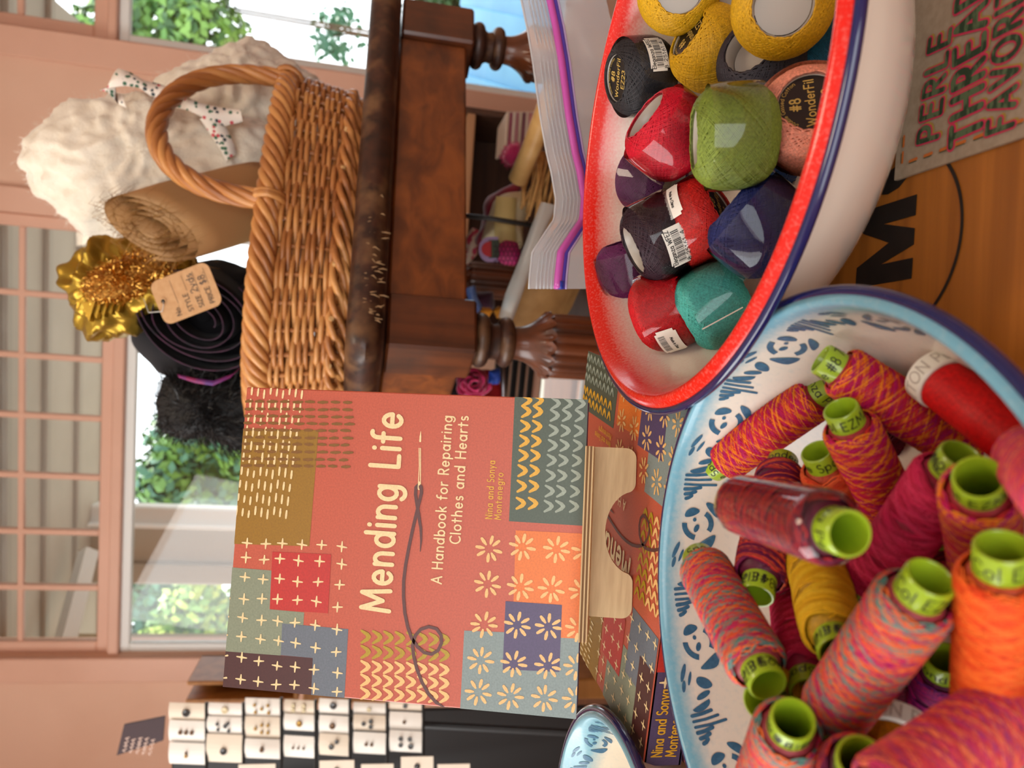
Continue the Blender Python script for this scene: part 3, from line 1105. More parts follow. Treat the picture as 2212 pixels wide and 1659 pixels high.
# floral ribbon round the fleece
def floral():
    m, nt, b = base_mat('floral_cotton')
    tc = nd(nt, 'ShaderNodeTexCoord')
    vo = nd(nt, 'ShaderNodeTexVoronoi'); vo.inputs['Scale'].default_value = 170
    nt.links.new(tc.outputs['Object'], vo.inputs['Vector'])
    cr = nd(nt, 'ShaderNodeValToRGB'); cr.color_ramp.interpolation = 'CONSTANT'
    el = cr.color_ramp.elements
    el[0].position = 0; el[0].color = lin((70, 110, 84))
    el[1].position = .2; el[1].color = lin((238, 226, 212))
    e = el.new(.62); e.color = lin((206, 84, 92))
    e = el.new(.75); e.color = lin((238, 226, 212))
    e = el.new(.9); e.color = lin((60, 70, 74))
    sp = nd(nt, 'ShaderNodeSeparateColor')
    nt.links.new(vo.outputs['Color'], sp.inputs[0])
    nt.links.new(sp.outputs[0], cr.inputs[0])
    mx = nd(nt, 'ShaderNodeMixRGB')
    lt = nd(nt, 'ShaderNodeMath', operation='LESS_THAN'); lt.inputs[1].default_value = .5
    nt.links.new(vo.outputs['Distance'], lt.inputs[0])
    nt.links.new(lt.outputs[0], mx.inputs[0])
    mx.inputs[1].default_value = lin((238, 228, 214))
    nt.links.new(cr.outputs[0], mx.inputs[2])
    nt.links.new(mx.outputs[0], b.inputs['Base Color'])
    b.inputs['Roughness'].default_value = .8
    return m
flm = floral()
rb = thing('floral_ribbon', 'white floral cotton ribbon tied round the cream sherpa fleece', 'ribbon', tuple(at(380, 220, BY - .02)))
def strip(mb, path, wid, th=.0012):
    """cloth band: path of (ix, iy, Y), width vector per point in pixels"""
    vs = []
    for (p, wd) in zip(path, wid):
        a = at(p[0] - wd[0] / 2, p[1] - wd[1] / 2, p[2]); b = at(p[0] + wd[0] / 2, p[1] + wd[1] / 2, p[2] + (wd[2] if len(wd) > 2 else 0))
        m_ = (a + b) / 2 + Vector((0, -.002, 0))
        vs += [a, m_, b, a + Vector((0, th, 0)), m_ + Vector((0, th, 0)), b + Vector((0, th, 0))]
    fs = []
    for i in range(len(path) - 1):
        q = i * 6; w_ = q + 6
        fs += [(q, q + 1, w_ + 1, w_), (q + 1, q + 2, w_ + 2, w_ + 1), (q + 4, q + 3, w_ + 3, w_ + 4), (q + 5, q + 4, w_ + 4, w_ + 5), (q, w_, w_ + 3, q + 3), (q + 2, q + 5, w_ + 5, w_ + 2)]
    mb.add(vs, fs)
y0 = BY - .035
mb = MB()
strip(mb, [(330, 205, y0), (360, 212, y0), (400, 222, y0 - .008), (440, 240, y0 - .012), (480, 252, y0 - .02), (522, 250, y0 - .025)], [(20, 40), (18, 36), (16, 34), (16, 36), (10, 40), (4, 26)])
mb.build('band', flm, rb, True)
mb = MB()
strip(mb, [(450, 250, y0 - .01), (470, 280, y0 - .008), (490, 315, y0), (500, 340, y0 + .01)], [(36, -14), (34, -16), (28, -18), (24, -18)])
mb.build('band', flm, rb, True)
mb = MB()
strip(mb, [(375, 205, y0 - .004), (345, 196, y0 - .006), (318, 190, y0 - .01), (290, 172, y0 - .016), (262, 166, y0 - .02), (240, 172, y0 - .022), (232, 190, y0 - .018), (244, 212, y0 - .012), (268, 218, y0 - .01)], [(8, 30), (10, 32), (14, 34), (20, 34), (14, 38), (-16, 36), (-34, 8), (-24, -26), (-10, -30)])
mb.build('loop', flm, rb, True)
tg = thing('small_tag', 'little brown paper tag pinned to the floral ribbon', 'tag', tuple(at(395, 197, y0 - .02)))
pts = [(376, 200), (382, 190), (392, 187), (414, 192), (412, 207), (388, 210), (378, 207)]
Oq = at(395, 198, y0 - .022)
mb = MB()
mb.prism([((at(x, y, y0 - .022) - Oq).dot(Rv), (at(x, y, y0 - .022) - Oq).dot(Uv)) for x, y in pts], Oq, Rv, Uv, Fv, .0012)
mb.build('card', mat('brown_kraft_card', (176, 128, 84), .8), tg)
mb = MB(); mb.tube([at(384, 199, y0 - .024), at(360, 208, y0 - .024), at(330, 214, y0 - .022)], .0008, 6)
mb.build('pin', mat('pin_steel', (180, 180, 176), .25, metal=1.0), tg)

# rolled gold fabric: a real spiral of cloth
def spiral_roll(name, label, A, B, ra, rb_, e1, turns, th, mats, group=None, wob=.06, close=.3, u2=None):
    t_ = thing(name, label, 'fabric', tuple(B))
    ax = (A - B).normalized()
    if u2 is None:
        u1 = (e1 - ax * e1.dot(ax)).normalized()
        u2 = ax.cross(u1)
    else:
        u1 = e1.normalized(); u2 = u2.normalized()
    N_ = int(turns * 44)
    vs, fs = [], []
    LV = 6
    for i in range(N_ + 1):
        f_ = i / N_
        a = 2 * PI * turns * f_
        k = close + (1 - close) * f_
        k *= 1 + wob * math.sin(a * 2.3 + 1) + wob * .6 * noise.noise(Vector((a * .7, f_, 3)))
        for j in range(LV + 1):
            v = j / LV
            off = .004 * noise.noise(Vector((a * .5, 7, 1))) if j == 0 else 0
            bulge = 1 + .05 * math.sin(v * PI) + .03 * noise.noise(Vector((a, v * 4, 2)))
            p_ = A.lerp(B, v) + ax * off
            vs.append(p_ + (u1 * math.cos(a) * ra + u2 * math.sin(a) * rb_) * k * bulge)
    W_ = LV + 1
    for i in range(N_):
        for j in range(LV):
            fs.append((i * W_ + j, i * W_ + j + 1, (i + 1) * W_ + j + 1, (i + 1) * W_ + j))
    mb = MB(); mb.add(vs, fs)
    o = mb.build('cloth', mats, t_, True)
    md = o.modifiers.new('thick', 'SOLIDIFY'); md.thickness = th; md.offset = 0
    if len(mats) > 1:
        md.material_offset_rim = 1
    # cloth core that fills the roll
    q = MB()
    q.tube([A.lerp(B, .3), B], min(ra, rb_) * close * .6, 12)
    q.build('core', mats[0], t_, True)
    return t_, vs, ax
def glitter(name, c, rough=.35, metal=.75, sc=900):
    m, nt, b = base_mat(name)
    tc = nd(nt, 'ShaderNodeTexCoord')
    vo = nd(nt, 'ShaderNodeTexVoronoi'); vo.inputs['Scale'].default_value = sc
    nt.links.new(tc.outputs['Object'], vo.inputs['Vector'])
    b.inputs['Base Color'].default_value = lin(c)
    b.inputs['Metallic'].default_value = metal
    b.inputs['Roughness'].default_value = rough
    bp = nd(nt, 'ShaderNodeBump'); bp.inputs['Strength'].default_value = .5; bp.inputs['Distance'].default_value = .001
    sp = nd(nt, 'ShaderNodeSeparateColor')
    nt.links.new(vo.outputs['Color'], sp.inputs[0])
    nt.links.new(sp.outputs[0], bp.inputs['Height'])
    nt.links.new(bp.outputs[0], b.inputs['Normal'])
    return m
gold_sh = glitter('gold_shimmer_cloth', (186, 146, 98), .5, .35)
gold_lm = glitter('gold_lame', (176, 142, 52), .3, .85, 1400)
gold_ed = glitter('gold_frayed_edge', (160, 116, 58), .45, .5)
yg = BY - .10
A = at(322, 492, yg - .07); B = at(600, 410, yg + .05)
groll, gv, gax = spiral_roll('gold_fabric_roll', 'rolled shimmering bronze gold fabric with a frayed spiral end, leaning out of the basket', A, B, .068, .040, at(495, 600, yg - .05) - at(300, 495, yg - .05), 4.2, .0012, [gold_sh, gold_ed], wob=.03, close=.28, u2=(at(270, 590, yg - .10) - at(322, 492, yg - .07)))
W_ = 7
r = random.Random(5)
mb = MB()
for _ in range(420):
    v = Vector(gv[r.randrange(0, len(gv) // W_) * W_])
    d = Vector((r.gauss(0, 1), r.gauss(0, 1), r.gauss(0, 1))).normalized()
    l = r.uniform(.01, .035)
    mb.tube([v, v + gax * l * .3 + d * l * .5, v + d * l + Vector((0, 0, -.3 * l))], [.0003, .00025, .0001], 3, caps=False)
mb.build('frayed_thread', gold_ed, groll)['kind'] = 'stuff'

# gold lame, folded and pleated
lame = thing('gold_lame_fabric', 'shiny yellow gold lame fabric with folded pleats, left of the bronze roll', 'fabric', tuple(at(420, 620, yg)))
ol = [(142, 600), (150, 560), (175, 520), (215, 512), (300, 540), (420, 560), (430, 640), (300, 690), (290, 715), (225, 738), (165, 705), (150, 660)]
def pleat(v):
    a = math.atan2(v.z - pc_.z, v.x - pc_.x)
    d = math.hypot(v.z - pc_.z, v.x - pc_.x)
    q = v * 17 + Vector((3, 1, 5))
    return .020 * (.45 - abs(noise.noise(q)) * 2) + .006 * (.5 - abs(noise.noise(q * 2.6)) * 2) + .0022 * math.sin(a * 13) * min(1, d / .04)
pc_ = at(210, 620, yg)
vs, fs, c = inflate(ol, yg + .03, .05, 160, 30, pleat, center=(240, 620))
mb = MB(); mb.add(vs, fs); mb.build('lame', gold_lm, lame, 40)
for k in range(5):                              # the fan of stitched pleats
    mb = MB()
    a0 = at(176 + k * 13, 652 + k * 3, yg - .02); a1 = at(192 + k * 16, 694 - k * 5, yg - .035); a2 = at(206 + k * 15, 648 - k * 3, yg - .03)
    d_ = Vector((0, .02, 0))
    mb.add([a0, a1, a2, a0 + d_, a1 + d_, a2 + d_], [(0, 1, 2), (5, 4, 3), (0, 3, 4, 1), (1, 4, 5, 2)])
    mb.build('pleat', gold_lm, lame)
tin = thing('tinsel_trim', 'bunched gold tinsel trim lying over the gold lame', 'trimming', tuple(at(270, 600, yg - .05)))
ot = [(178, 625), (195, 600), (240, 570), (300, 545), (362, 552), (374, 582), (340, 606), (300, 632), (250, 650), (205, 648)]
vs, fs, c = inflate(ot, yg - .035, .022, 80, 14)
tins_m = mat('tinsel_gold', (236, 184, 92), .2, (190, 130, 50), 300, metal=1.0)
mb = MB(); mb.add(vs, fs); mb.build('core', mat('tinsel_core', (150, 104, 40), .4, metal=.8), tin, True)
fuzz('tinsel_strand', vs, c, tin, tins_m, 9000, .0060, .0005, 0, 8, jit=.9)

# black velvet roll with a purple selvage, its spiral end to the front
velvet = mat('black_velvet', (9, 6, 13), .9, sheen=.06)
velv_e = mat('velvet_purple_edge', (70, 22, 52), .7, (26, 10, 28), 60)
A = at(425, 690, yg + .0); B = at(470, 660, yg + .17)
vroll, vv, vax = spiral_roll('black_velvet_roll', 'folded black velvet fabric with thin purple edges in the basket', A, B, .098, .070, at(545, 760, yg) - at(300, 640, yg), 5.2, .0016, [velvet, velv_e], wob=.05, close=.25)
mb = MB()
vs, fs, c = inflate([(285, 730), (300, 660), (310, 600), (420, 565), (545, 575), (600, 640), (600, 780), (545, 800), (480, 845), (400, 820), (330, 800)], yg + .13, .07, 100, 20, lambda v: .008 * noise.noise(v * 25))
mb.add(vs, fs); mb.build('fold', velvet, vroll, True)
mb = MB()
strip(mb, [(385, 812, yg - .03), (420, 822, yg - .035), (460, 828, yg - .035), (500, 812, yg - .03), (535, 780, yg - .02)], [(4, 8), (3, 11), (-1, 11), (-6, 9), (-8, 5)])
mb.build('selvage', mat('bright_purple_edge', (84, 34, 110), .6, (140, 30, 80), 60), vroll, True)
fur_m = mat('black_fur', (10, 9, 10), .6)
fur = thing('black_faux_fur', 'piece of shaggy black faux fur bulging from the basket beside the book', 'fabric', tuple(at(480, 890, yg + .05)))
of = [(338, 900), (345, 850), (350, 812), (420, 800), (540, 800), (640, 830), (640, 960), (545, 985), (500, 965), (450, 940), (400, 950), (350, 930)]
vs, fs, c = inflate(of, yg + .10, .06, 90, 18, lambda v: .006 * noise.noise(v * 40))
mb = MB(); mb.add(vs, fs); mb.build('pelt', fur_m, fur, True)
fuzz('hair', vs, c, fur, mat('fur_hair', (20, 18, 20), .35), 6000, .024, .0005, .5, 9, jit=.5)

# kraft price tag
ktag = thing('price_tag', 'large kraft price tag with handwritten price hanging on the gold fabric', 'tag', tuple(at(385, 640, yg - .09)))
cor = [(289, 625), (416, 569), (483, 656), (358, 704)]
KO = at(385, 640, yg - .09)
kn = (-Fv * .97 + Vector((-.15, 0, .1))).normalized()
kp = [onplane(x, y, KO, kn) for x, y in cor]
kx = (kp[0] - kp[3]).normalized()
# reading runs from the lower edge (356,704)->(289,625) side: long side upward in the picture
kx = (kp[1] - kp[0]).normalized()
ky = kn.cross(kx).normalized()
def rrect(w_, h_, r_, n_=5):
    pts = []
    for (cx_, cy_, a0) in ((w_ - r_, r_, 270), (w_ - r_, h_ - r_, 0), (r_, h_ - r_, 90), (r_, r_, 180)):
        pts += arc(cx_, cy_, r_, r_, a0, a0 + 90, n_)
    return pts
# local frame: origin at corner (358,704), x to (483,656), y to (289,625)
KO2 = kp[3]
kx = (kp[2] - kp[3]); KW = kx.length; kx.normalize()
ky = (kp[0] - kp[3]); ky = (ky - kx * ky.dot(kx)); KHt = ky.length; ky.normalize()
kn = kx.cross(ky)
mb = MB(); mb.prism(rrect(KW, KHt, .011), KO2, kx, ky, -kn, .0009)
kraft = mat('kraft_card', (190, 148, 104), .8, (180, 136, 92), 120)
mb.build('card', kraft, ktag)
def on_tag(x, y, d=.0004):       # x along text (up the picture), y towards the hole end
    return KO2 + kx * x + ky * y + kn * d
ink = mat('black_ink', (34, 28, 26), .6)
mb = MB()
def tagtext(s, X0, Y0, size, wt=.07):      # text runs along +ky, its up is -kx
    text(mb, s, 0, 0, size, wt, lambda a, b: on_tag(X0 - b, Y0 + a))
rows = [('No.', .028), ('STYLE', .046), ('SIZE', .062), ('PRICE', .078)]
KS = KW / .088
for s, xx in rows:
    tagtext(s, xx * KS, .006, .0068)
    tw = text_width(s) * .0068 + .009
    stroke(mb, [(0, 0), (KHt - tw - .006, 0)], .00022, lambda a, b: on_tag(xx * KS + .001 - b, tw + a))
mb.build('printed_form', ink, ktag)
mb = MB()
tagtext('2yds', .061 * KS, KHt * .45, .0095, .06)
tagtext('$8.', .077 * KS, KHt * .55, .0095, .06)
mb.build('handwriting', mat('pencil_ink', (60, 52, 46), .6), ktag)
hx = on_tag(KW * .12, KHt * .52)
mb = MB(); mb.lathe([(.0045, .0006), (.0028, .0007), (.0027, -.0012)], 20, Matrix.Translation(hx) @ kn.to_track_quat('Z', 'Y').to_matrix().to_4x4())
mb.lathe([(.0028, .00062), (0, .00062)], 16, Matrix.Translation(hx) @ kn.to_track_quat('Z', 'Y').to_matrix().to_4x4(), 1)
mb.build('eyelet', [kraft, mat('hole_shadow_black', (16, 14, 14), .9)], ktag, True)
mb = MB(); mb.tube([hx + kn * .001, hx + kn * .004 - ky * .006, hx - ky * .012 - kx * .006 + kn * .002, hx - ky * .006 - kx * .028 - kn * .004, hx + ky * .015 - kx * .032 - kn * .012], .0006, 6)
mb.build('string', mat('tag_string', (200, 196, 186), .7), ktag, True)

# ================================================================== DISPLAY TABLE
dt_m = wood_mat('orange_brown_table_wood', (150, 86, 24), (186, 112, 38), 5, 'x', .38, 16, .15, .05)
dtab = thing('display_table', 'orange brown wooden display table printed with large black letters', 'table', (0, .25, FLOOR))
mb = MB(); mb.box((0.05, .225, -.0125), (1.05, .72, .025), bev=.004)
mb.build('table_top', dt_m, dtab)
for sx in (-.43, .53):
    for sy in (-.08, .53):
        mb = MB(); mb.box((sx, sy, (FLOOR - .025) / 2), (.05, .05, -FLOOR - .025), bev=.004)
        mb.build('leg', dt_m, dtab)
blk = mat('black_print', (22, 17, 16), .45, (34, 26, 22), 90)
flat = lambda z: (lambda x, y: Vector((x, y, z)))
mb = MB()
m0, m1 = .0560, .0920
h0, h1 = .286, .3235
lw = .0105
pts = [(m0, h0), (m0, h1), (m0 + .0095, h1), ((m0 + m1) / 2, h0 + .016), (m1 - .0095, h1), (m1, h1), (m1, h0), (m1 - lw * .85, h0), (m1 - lw * .85, h0 + .020), ((m0 + m1) / 2 + .0035, h0), ((m0 + m1) / 2 - .0035, h0), (m0 + lw * .85, h0 + .020), (m0 + lw * .85, h0)]
n = len(pts)
mb.add([Vector((x, y, .0004)) for x, y in pts], [(0, 1, 2, 11, 12), (2, 3, 10, 11), (3, 4, 8, 9), (3, 9, 10), (4, 5, 6, 7, 8)])
mb.build('printed_letter_m', blk, dtab)
mb = MB()
oc = (m1 + .026, (h0 + h1) / 2)
stroke(mb, circ(oc[0], oc[1], .0165, .0145), .0052, flat(.0004))
mb.build('printed_letter_o', blk, dtab)
mb = MB()
rp = [onz(*q, 0) for q in ((2060, 372), (2071, 470), (2067, 560), (2023, 655))]
a_, b_, c_ = [(p.x, p.y) for p in (rp[0], rp[2], rp[3])]
d_ = 2 * (a_[0] * (b_[1] - c_[1]) + b_[0] * (c_[1] - a_[1]) + c_[0] * (a_[1] - b_[1]))
ux = ((a_[0] ** 2 + a_[1] ** 2) * (b_[1] - c_[1]) + (b_[0] ** 2 + b_[1] ** 2) * (c_[1] - a_[1]) + (c_[0] ** 2 + c_[1] ** 2) * (a_[1] - b_[1])) / d_
uy = ((a_[0] ** 2 + a_[1] ** 2) * (c_[0] - b_[0]) + (b_[0] ** 2 + b_[1] ** 2) * (a_[0] - c_[0]) + (c_[0] ** 2 + c_[1] ** 2) * (b_[0] - a_[0])) / d_
rr = math.hypot(a_[0] - ux, a_[1] - uy)
stroke(mb, arc(ux, uy, rr, rr, 0, 360, 120), .0008, flat(.0004), caps=False)
mb.build('printed_ring', blk, dtab)

# ================================================================== ENAMEL BOWLS
def enamel(name, inner, outer, z0, z1, speck=260, n1=.3):
    """sprayed enamel: inner colour fading to the rim colour between two heights, speckled like the spray"""
    m, nt, b = base_mat(name)
    tc = nd(nt, 'ShaderNodeTexCoord')
    sx = nd(nt, 'ShaderNodeSeparateXYZ')
    nt.links.new(tc.outputs['Object'], sx.inputs[0])
    mr = nd(nt, 'ShaderNodeMapRange')
    mr.inputs[1].default_value = z0; mr.inputs[2].default_value = z1
    nt.links.new(sx.outputs['Z'], mr.inputs[0])
    nz = nd(nt, 'ShaderNodeTexNoise'); nz.inputs['Scale'].default_value = speck; nz.inputs['Detail'].default_value = 3
    nt.links.new(tc.outputs['Object'], nz.inputs['Vector'])
    ma = nd(nt, 'ShaderNodeMath', operation='MULTIPLY_ADD')
    nt.links.new(nz.outputs['Fac'], ma.inputs[0]); ma.inputs[1].default_value = n1; ma.inputs[2].default_value = -n1 / 2
    ad = nd(nt, 'ShaderNodeMath', operation='ADD'); ad.use_clamp = True
    nt.links.new(mr.outputs[0], ad.inputs[0]); nt.links.new(ma.outputs[0], ad.inputs[1])
    mx = nd(nt, 'ShaderNodeMixRGB')
    nt.links.new(ad.outputs[0], mx.inputs[0])
    mx.inputs[1].default_value = lin(inner); mx.inputs[2].default_value = lin(outer)
    nt.links.new(mx.outputs[0], b.inputs['Base Color'])
    b.inputs['Roughness'].default_value = .22
    b.inputs['Coat Weight'].default_value = .12
    b.inputs['Coat Roughness'].default_value = .03
    return m
white_en = mat('white_enamel', (226, 216, 202), .12, coat=.4)
navy_en = mat('navy_enamel', (22, 26, 78), .12, coat=.5)
def interp(prof, n):
    P = [Vector((r_, 0, z)) for r_, z in prof]
    out = []
    for i in range(len(P) - 1):
        p0, p1, p2, p3 = P[max(i - 1, 0)], P[i], P[i + 1], P[min(i + 2, len(P) - 1)]
        for k in range(n):
            t = k / n
            q = .5 * ((2 * p1) + (p2 - p0) * t + (2 * p0 - 5 * p1 + 4 * p2 - p3) * t * t + (3 * p1 - p0 - 3 * p2 + p3) * t ** 3)
            out.append((max(q.x, 0), q.z))
    out.append(prof[-1])
    return out
def bowl(name, label, c, prof, inner_m, th=.0016, beadr=.0022, tilt=(0, 0)):
    t = thing(name, label, 'bowl', c)
    M = Matrix.Translation(c) @ Matrix.Rotation(tilt[0], 4, 'X') @ Matrix.Rotation(tilt[1], 4, 'Y')
    pi_ = interp(prof, 5)
    L_ = Matrix.Identity(4)
    objs = []
    mb = MB(); mb.lathe(pi_[::-1], 128)
    objs.append(mb.build('inner_wall', inner_m, None, True))
    po = [(r_ + th * (1 if r_ > .02 else 0), max(z - th, .0005)) for r_, z in pi_]
    mb = MB(); mb.lathe(po, 128)
    objs.append(mb.build('outer_wall', white_en, None, True))
    R_, Z_ = prof[0]
    mb = MB()
    mb.lathe([(R_ + .0004 + beadr * math.cos(a), Z_ - beadr * .4 + beadr * math.sin(a)) for a in [PI * 1.02 - 2 * PI * .86 * k / 14 for k in range(15)]], 160)
    objs.append(mb.build('rolled_rim', navy_en, None, True))
    t.matrix_basis = M
    for o in objs:
        o.parent = t
    return t, pi_
RC = Vector((.1400, .3660, 0))
red_en = enamel('red_sprayed_enamel', (230, 218, 202), (214, 26, 12), .058, .078, 700, .5)
rprof = [(.1482, .0802), (.1462, .0824), (.1434, .0840), (.1408, .0832), (.1375, .0780), (.1335, .0690), (.1280, .0570), (.1200, .0445), (.1080, .0310), (.0915, .0185), (.0740, .0090), (.0540, .0045), (0, .0040)]
red_bowl, _ = bowl('enamel_bowl', 'large white enamel bowl with a red sprayed inside rim, full of thread balls', RC, rprof, red_en)
BC = Vector((-.0770, .2425, .0022))
blue_en = enamel('blue_sprayed_enamel', (222, 212, 198), (112, 166, 186), .059, .0675, 420, .5)
bprof = [(.1168, .0680), (.1154, .0696), (.1135, .0703), (.1120, .0690), (.1104, .0640), (.1082, .0545), (.1048, .0445), (.0990, .0335), (.0905, .0215), (.0780, .0115), (.058, .0055), (0, .0045)]
blue_bowl, bpi = bowl('enamel_bowl', 'cream enamel bowl with light blue rim and stencilled flowers, full of thread spools', BC, bprof, blue_en, tilt=(.0448, -.0206))
# stencilled pattern on the inside wall
def prof_len(pi_):
    L = [0]
    for (a, b), (c, d) in zip(pi_, pi_[1:]):
        L.append(L[-1] + math.hypot(c - a, d - b))
    return L
def stencil(parent, pi_, units, phase, m, k_r, zscale=1.0, only=None):
    L = prof_len(pi_)
    def on(ang, s):
        s = max(0, min(s, L[-1] - 1e-6))
        i = max(j for j in range(len(L) - 1) if L[j] <= s)
        t = (s - L[i]) / (L[i + 1] - L[i])
        (a, b), (c, d) = pi_[i], pi_[i + 1]
        dx, dz = c - a, d - b
        l = math.hypot(dx, dz)
        r_, z = a + dx * t + dz / l * .00035, b + dz * t - dx / l * .00035
        return Vector((r_ * math.cos(math.radians(ang)), r_ * math.sin(math.radians(ang)), z))
    D = 57.3 / k_r                         # degrees per metre of arc
    for u in range(units):
        base = phase + 360.0 / units * u
        mb = MB()
        F_ = lambda x, y: on(base - x * D * .001, (y * zscale) * .001)      # millimetres: x to the right seen from inside, y down from the rim
        def blob(pts):
            for _ in range(2):
                pts = [q for a, b in zip(pts, pts[1:] + pts[:1]) for q in ((a[0] * .75 + b[0] * .25, a[1] * .75 + b[1] * .25), (a[0] * .25 + b[0] * .75, a[1] * .25 + b[1] * .75))] if len(pts) < 12 or _ else pts
            mb.add([F_(x, y) for x, y in pts], [tuple(range(len(pts)))])
        def ell(cx, cy, rx, ry, rot, a0=0, a1=360, n_=14):
            c, s = math.cos(math.radians(rot)), math.sin(math.radians(rot))
            q = arc(0, 0, rx, ry, a0, a1, n_)
            if abs(a1 - a0) >= 360: q = q[:-1]
            blob([(cx + x * c - y * s, cy + x * s + y * c) for x, y in q])
        # rose
        def cres(cx, cy, R1, a0, a1, w_):
            A_ = arc(cx, cy, R1, R1, a0, a1, 8)
            B_ = arc(cx, cy, R1 - w_, R1 - w_, a1, a0, 8)
            q = A_ + B_
            mb.add([F_(x, y) for x, y in q], [(i, i + 1, 16 - i, 17 - i) for i in range(8)])
        cy = 22
        cres(0, cy, 8.2, 190, 270, 2.5)
        cres(0, cy, 7.2, 25, 120, 2.4)
        blob([(2.6, cy - 7.6), (6.2, cy - 7.0), (8.4, cy - 3.6), (6.6, cy + .6), (3.6, cy - 3.0)])
        ell(-2.2, cy - .8, 2.1, 1.2, 20)
        ell(2.0, cy - 2.2, 1.0, .9, 0)
        blob([(-12.4, cy - 2.5), (-9.4, cy + 1.2), (-3.6, cy + 8.8), (-8.0, cy + 8.6), (-12.4, cy + 6.4)])
        blob([(3.0, cy + 9.0), (8.0, cy + 3.4), (11.6, cy + 1.4), (10.8, cy + 6.4), (8.0, cy + 8.6)])
        # ticks
        for k, (x, a, b, w_) in enumerate(((12.2, 14, 16.5, .85), (14.4, 13.2, 18, .85), (16.8, 12.6, 20, .85), (19.2, 12.2, 27, .6), (21.6, 12, 24, .6), (24.0, 12, 21.5, .75))):
            stroke(mb, [(x, a), (x + .5, (a + b) / 2), (x + 1.6, b)], w_, F_)
        # leaves
        ell(28.2, 17.5, 4.8, 2.4, 66, -10, 190)
        ell(32.2, 19.5, 3.8, 1.3, 66)
        blob([(35.6, 25.4), (34.4, 20.5), (37.4, 17.0), (40.6, 18.2), (39.4, 23.0)])
        ell(39.8, 14.6, 3.2, .7, 20)
        ell(36.6, 11.2, 2.6, .9, 14)
        ell(42.4, 12.0, 4.2, 1.0, 22)
        o = mb.build('stencilled_flower', m, None)
        o.parent = parent
sten_m = mat('teal_blue_stencil', (56, 104, 134), .25, (44, 90, 120), 500)
stencil(blue_bowl, bpi, 12, 21.5, sten_m, .106)
SCN = Vector((-.289, .402, 0))
small_en = enamel('pale_sprayed_enamel', (222, 208, 184), (118, 166, 180), .052, .064, 420, .4)
sprof = [(.1036, .0756), (.1020, .0772), (.1000, .0776), (.0982, .0764), (.0958, .0715), (.0925, .0630), (.0890, .0520), (.083, .0380), (.074, .0240), (.060, .0120), (.04, .0060), (0, .0050)]
small_bowl, spi = bowl('enamel_bowl', 'smaller enamel bowl with navy rim standing at the left end of the book stack', SCN, sprof, small_en, beadr=.0026)
stencil(small_bowl, spi, 10, 12, sten_m, .093)

# ================================================================== THREAD SPOOLS
def mixpal(pal, u):
    k = len(pal)
    i = int(math.floor(u)) % k
    f = u - math.floor(u)
    f = min(1, max(0, (f - .72) / .28))
    a, b = np.array(pal[i]), np.array(pal[(i + 1) % k])
    return a * (1 - f) + b * f
SPR, SPL = .01025, .0310            # thread body radius and half length
def spool_winding(name, pal, seg, seed, turns=450, cyc=5, R_=SPR, HL=SPL, tr=.00036):
    n = turns * 22
    t = np.linspace(0, turns * 2 * PI, n)
    u = t / (2 * PI)
    pitch = (cyc + 1 / 88) / 2
    ph = (u / pitch) % 2
    seg = (cyc / 2 if seg < 1.2 else cyc) / len(pal) * 1.004
    tri = np.where(ph < 1, ph * 2 - 1, 3 - ph * 2)
    lim = HL - .0016 * np.abs(np.sin(u * .37))
    z = tri * lim
    th = t
    drift = np.sin(u * .05) * .15
    r_ = R_ - .0022 * np.clip((np.abs(z) / HL - .88) / .12, 0, 1) ** 2 + .00022 * np.sin(u * 2.7)
    P = np.c_[r_ * np.cos(th + drift), r_ * np.sin(th + drift), z]
    N_ = np.c_[np.cos(th + drift), np.sin(th + drift), 0 * th]
    V, F = np_tube(P, N_, tr, 3)
    palL = [np.array(lin(c)[:3]) for c in pal]
    rs = np.random.RandomState(seed)
    w_ = np.cumsum(1 / (seg * (0.7 + .6 * rs.rand(len(u))))) * (turns / n)
    C = np.array([mixpal(palL, x) for x in w_])
    C *= (1 + .10 * rs.randn(len(C)))[:, None].clip(.7, 1.3)
    dye = np.repeat(np.clip(C, 0, 1), 3, 0)
    return np_mesh(name, V, F, attr_mat('variegated_cotton'), True, dye)
def spool_body(name, col, R_=SPR, HL=SPL):
    mb = MB()
    mb.lathe([(.0064, -HL), (R_ - .0032, -HL + .0002), (R_ - .0016, -HL + .003), (R_ - .0002, -HL + .006), (R_ - .0002, HL - .006), (R_ - .0016, HL - .003), (R_ - .0032, HL - .0002), (.0064, HL)], 32)
    me = bpy.data.meshes.new(name)
    me.from_pydata([tuple(v) for v in mb.v], [], mb.f)
    me.materials.append(thread_mat())
    me.polygons.foreach_set('use_smooth', [True] * len(me.polygons))
    return me
lime = mat('lime_green_plastic', (150, 178, 34), .28, coat=.3)
CL = .0078
def collar_mesh():
    mb = MB()
    a = SPL + CL
    ro, ri = .0066, .0054
    prof_ = [(ro, SPL - .004), (ro, a - .0006), (ro - .0004, a), (ri + .0003, a), (ri, a - .0006), (ri, -a + .0006), (ri + .0003, -a), (ro - .0004, -a), (ro, -a + .0006), (ro, -SPL + .004)]
    mb.lathe(prof_, 40)
    me = bpy.data.meshes.new('spool_core')
    me.from_pydata([tuple(v) for v in mb.v], [], [f[::-1] for f in mb.f])
    me.materials.append(lime)
    me.polygons.foreach_set('use_smooth', [True] * len(me.polygons))
    me.set_sharp_from_angle(angle=math.radians(40))
    return me
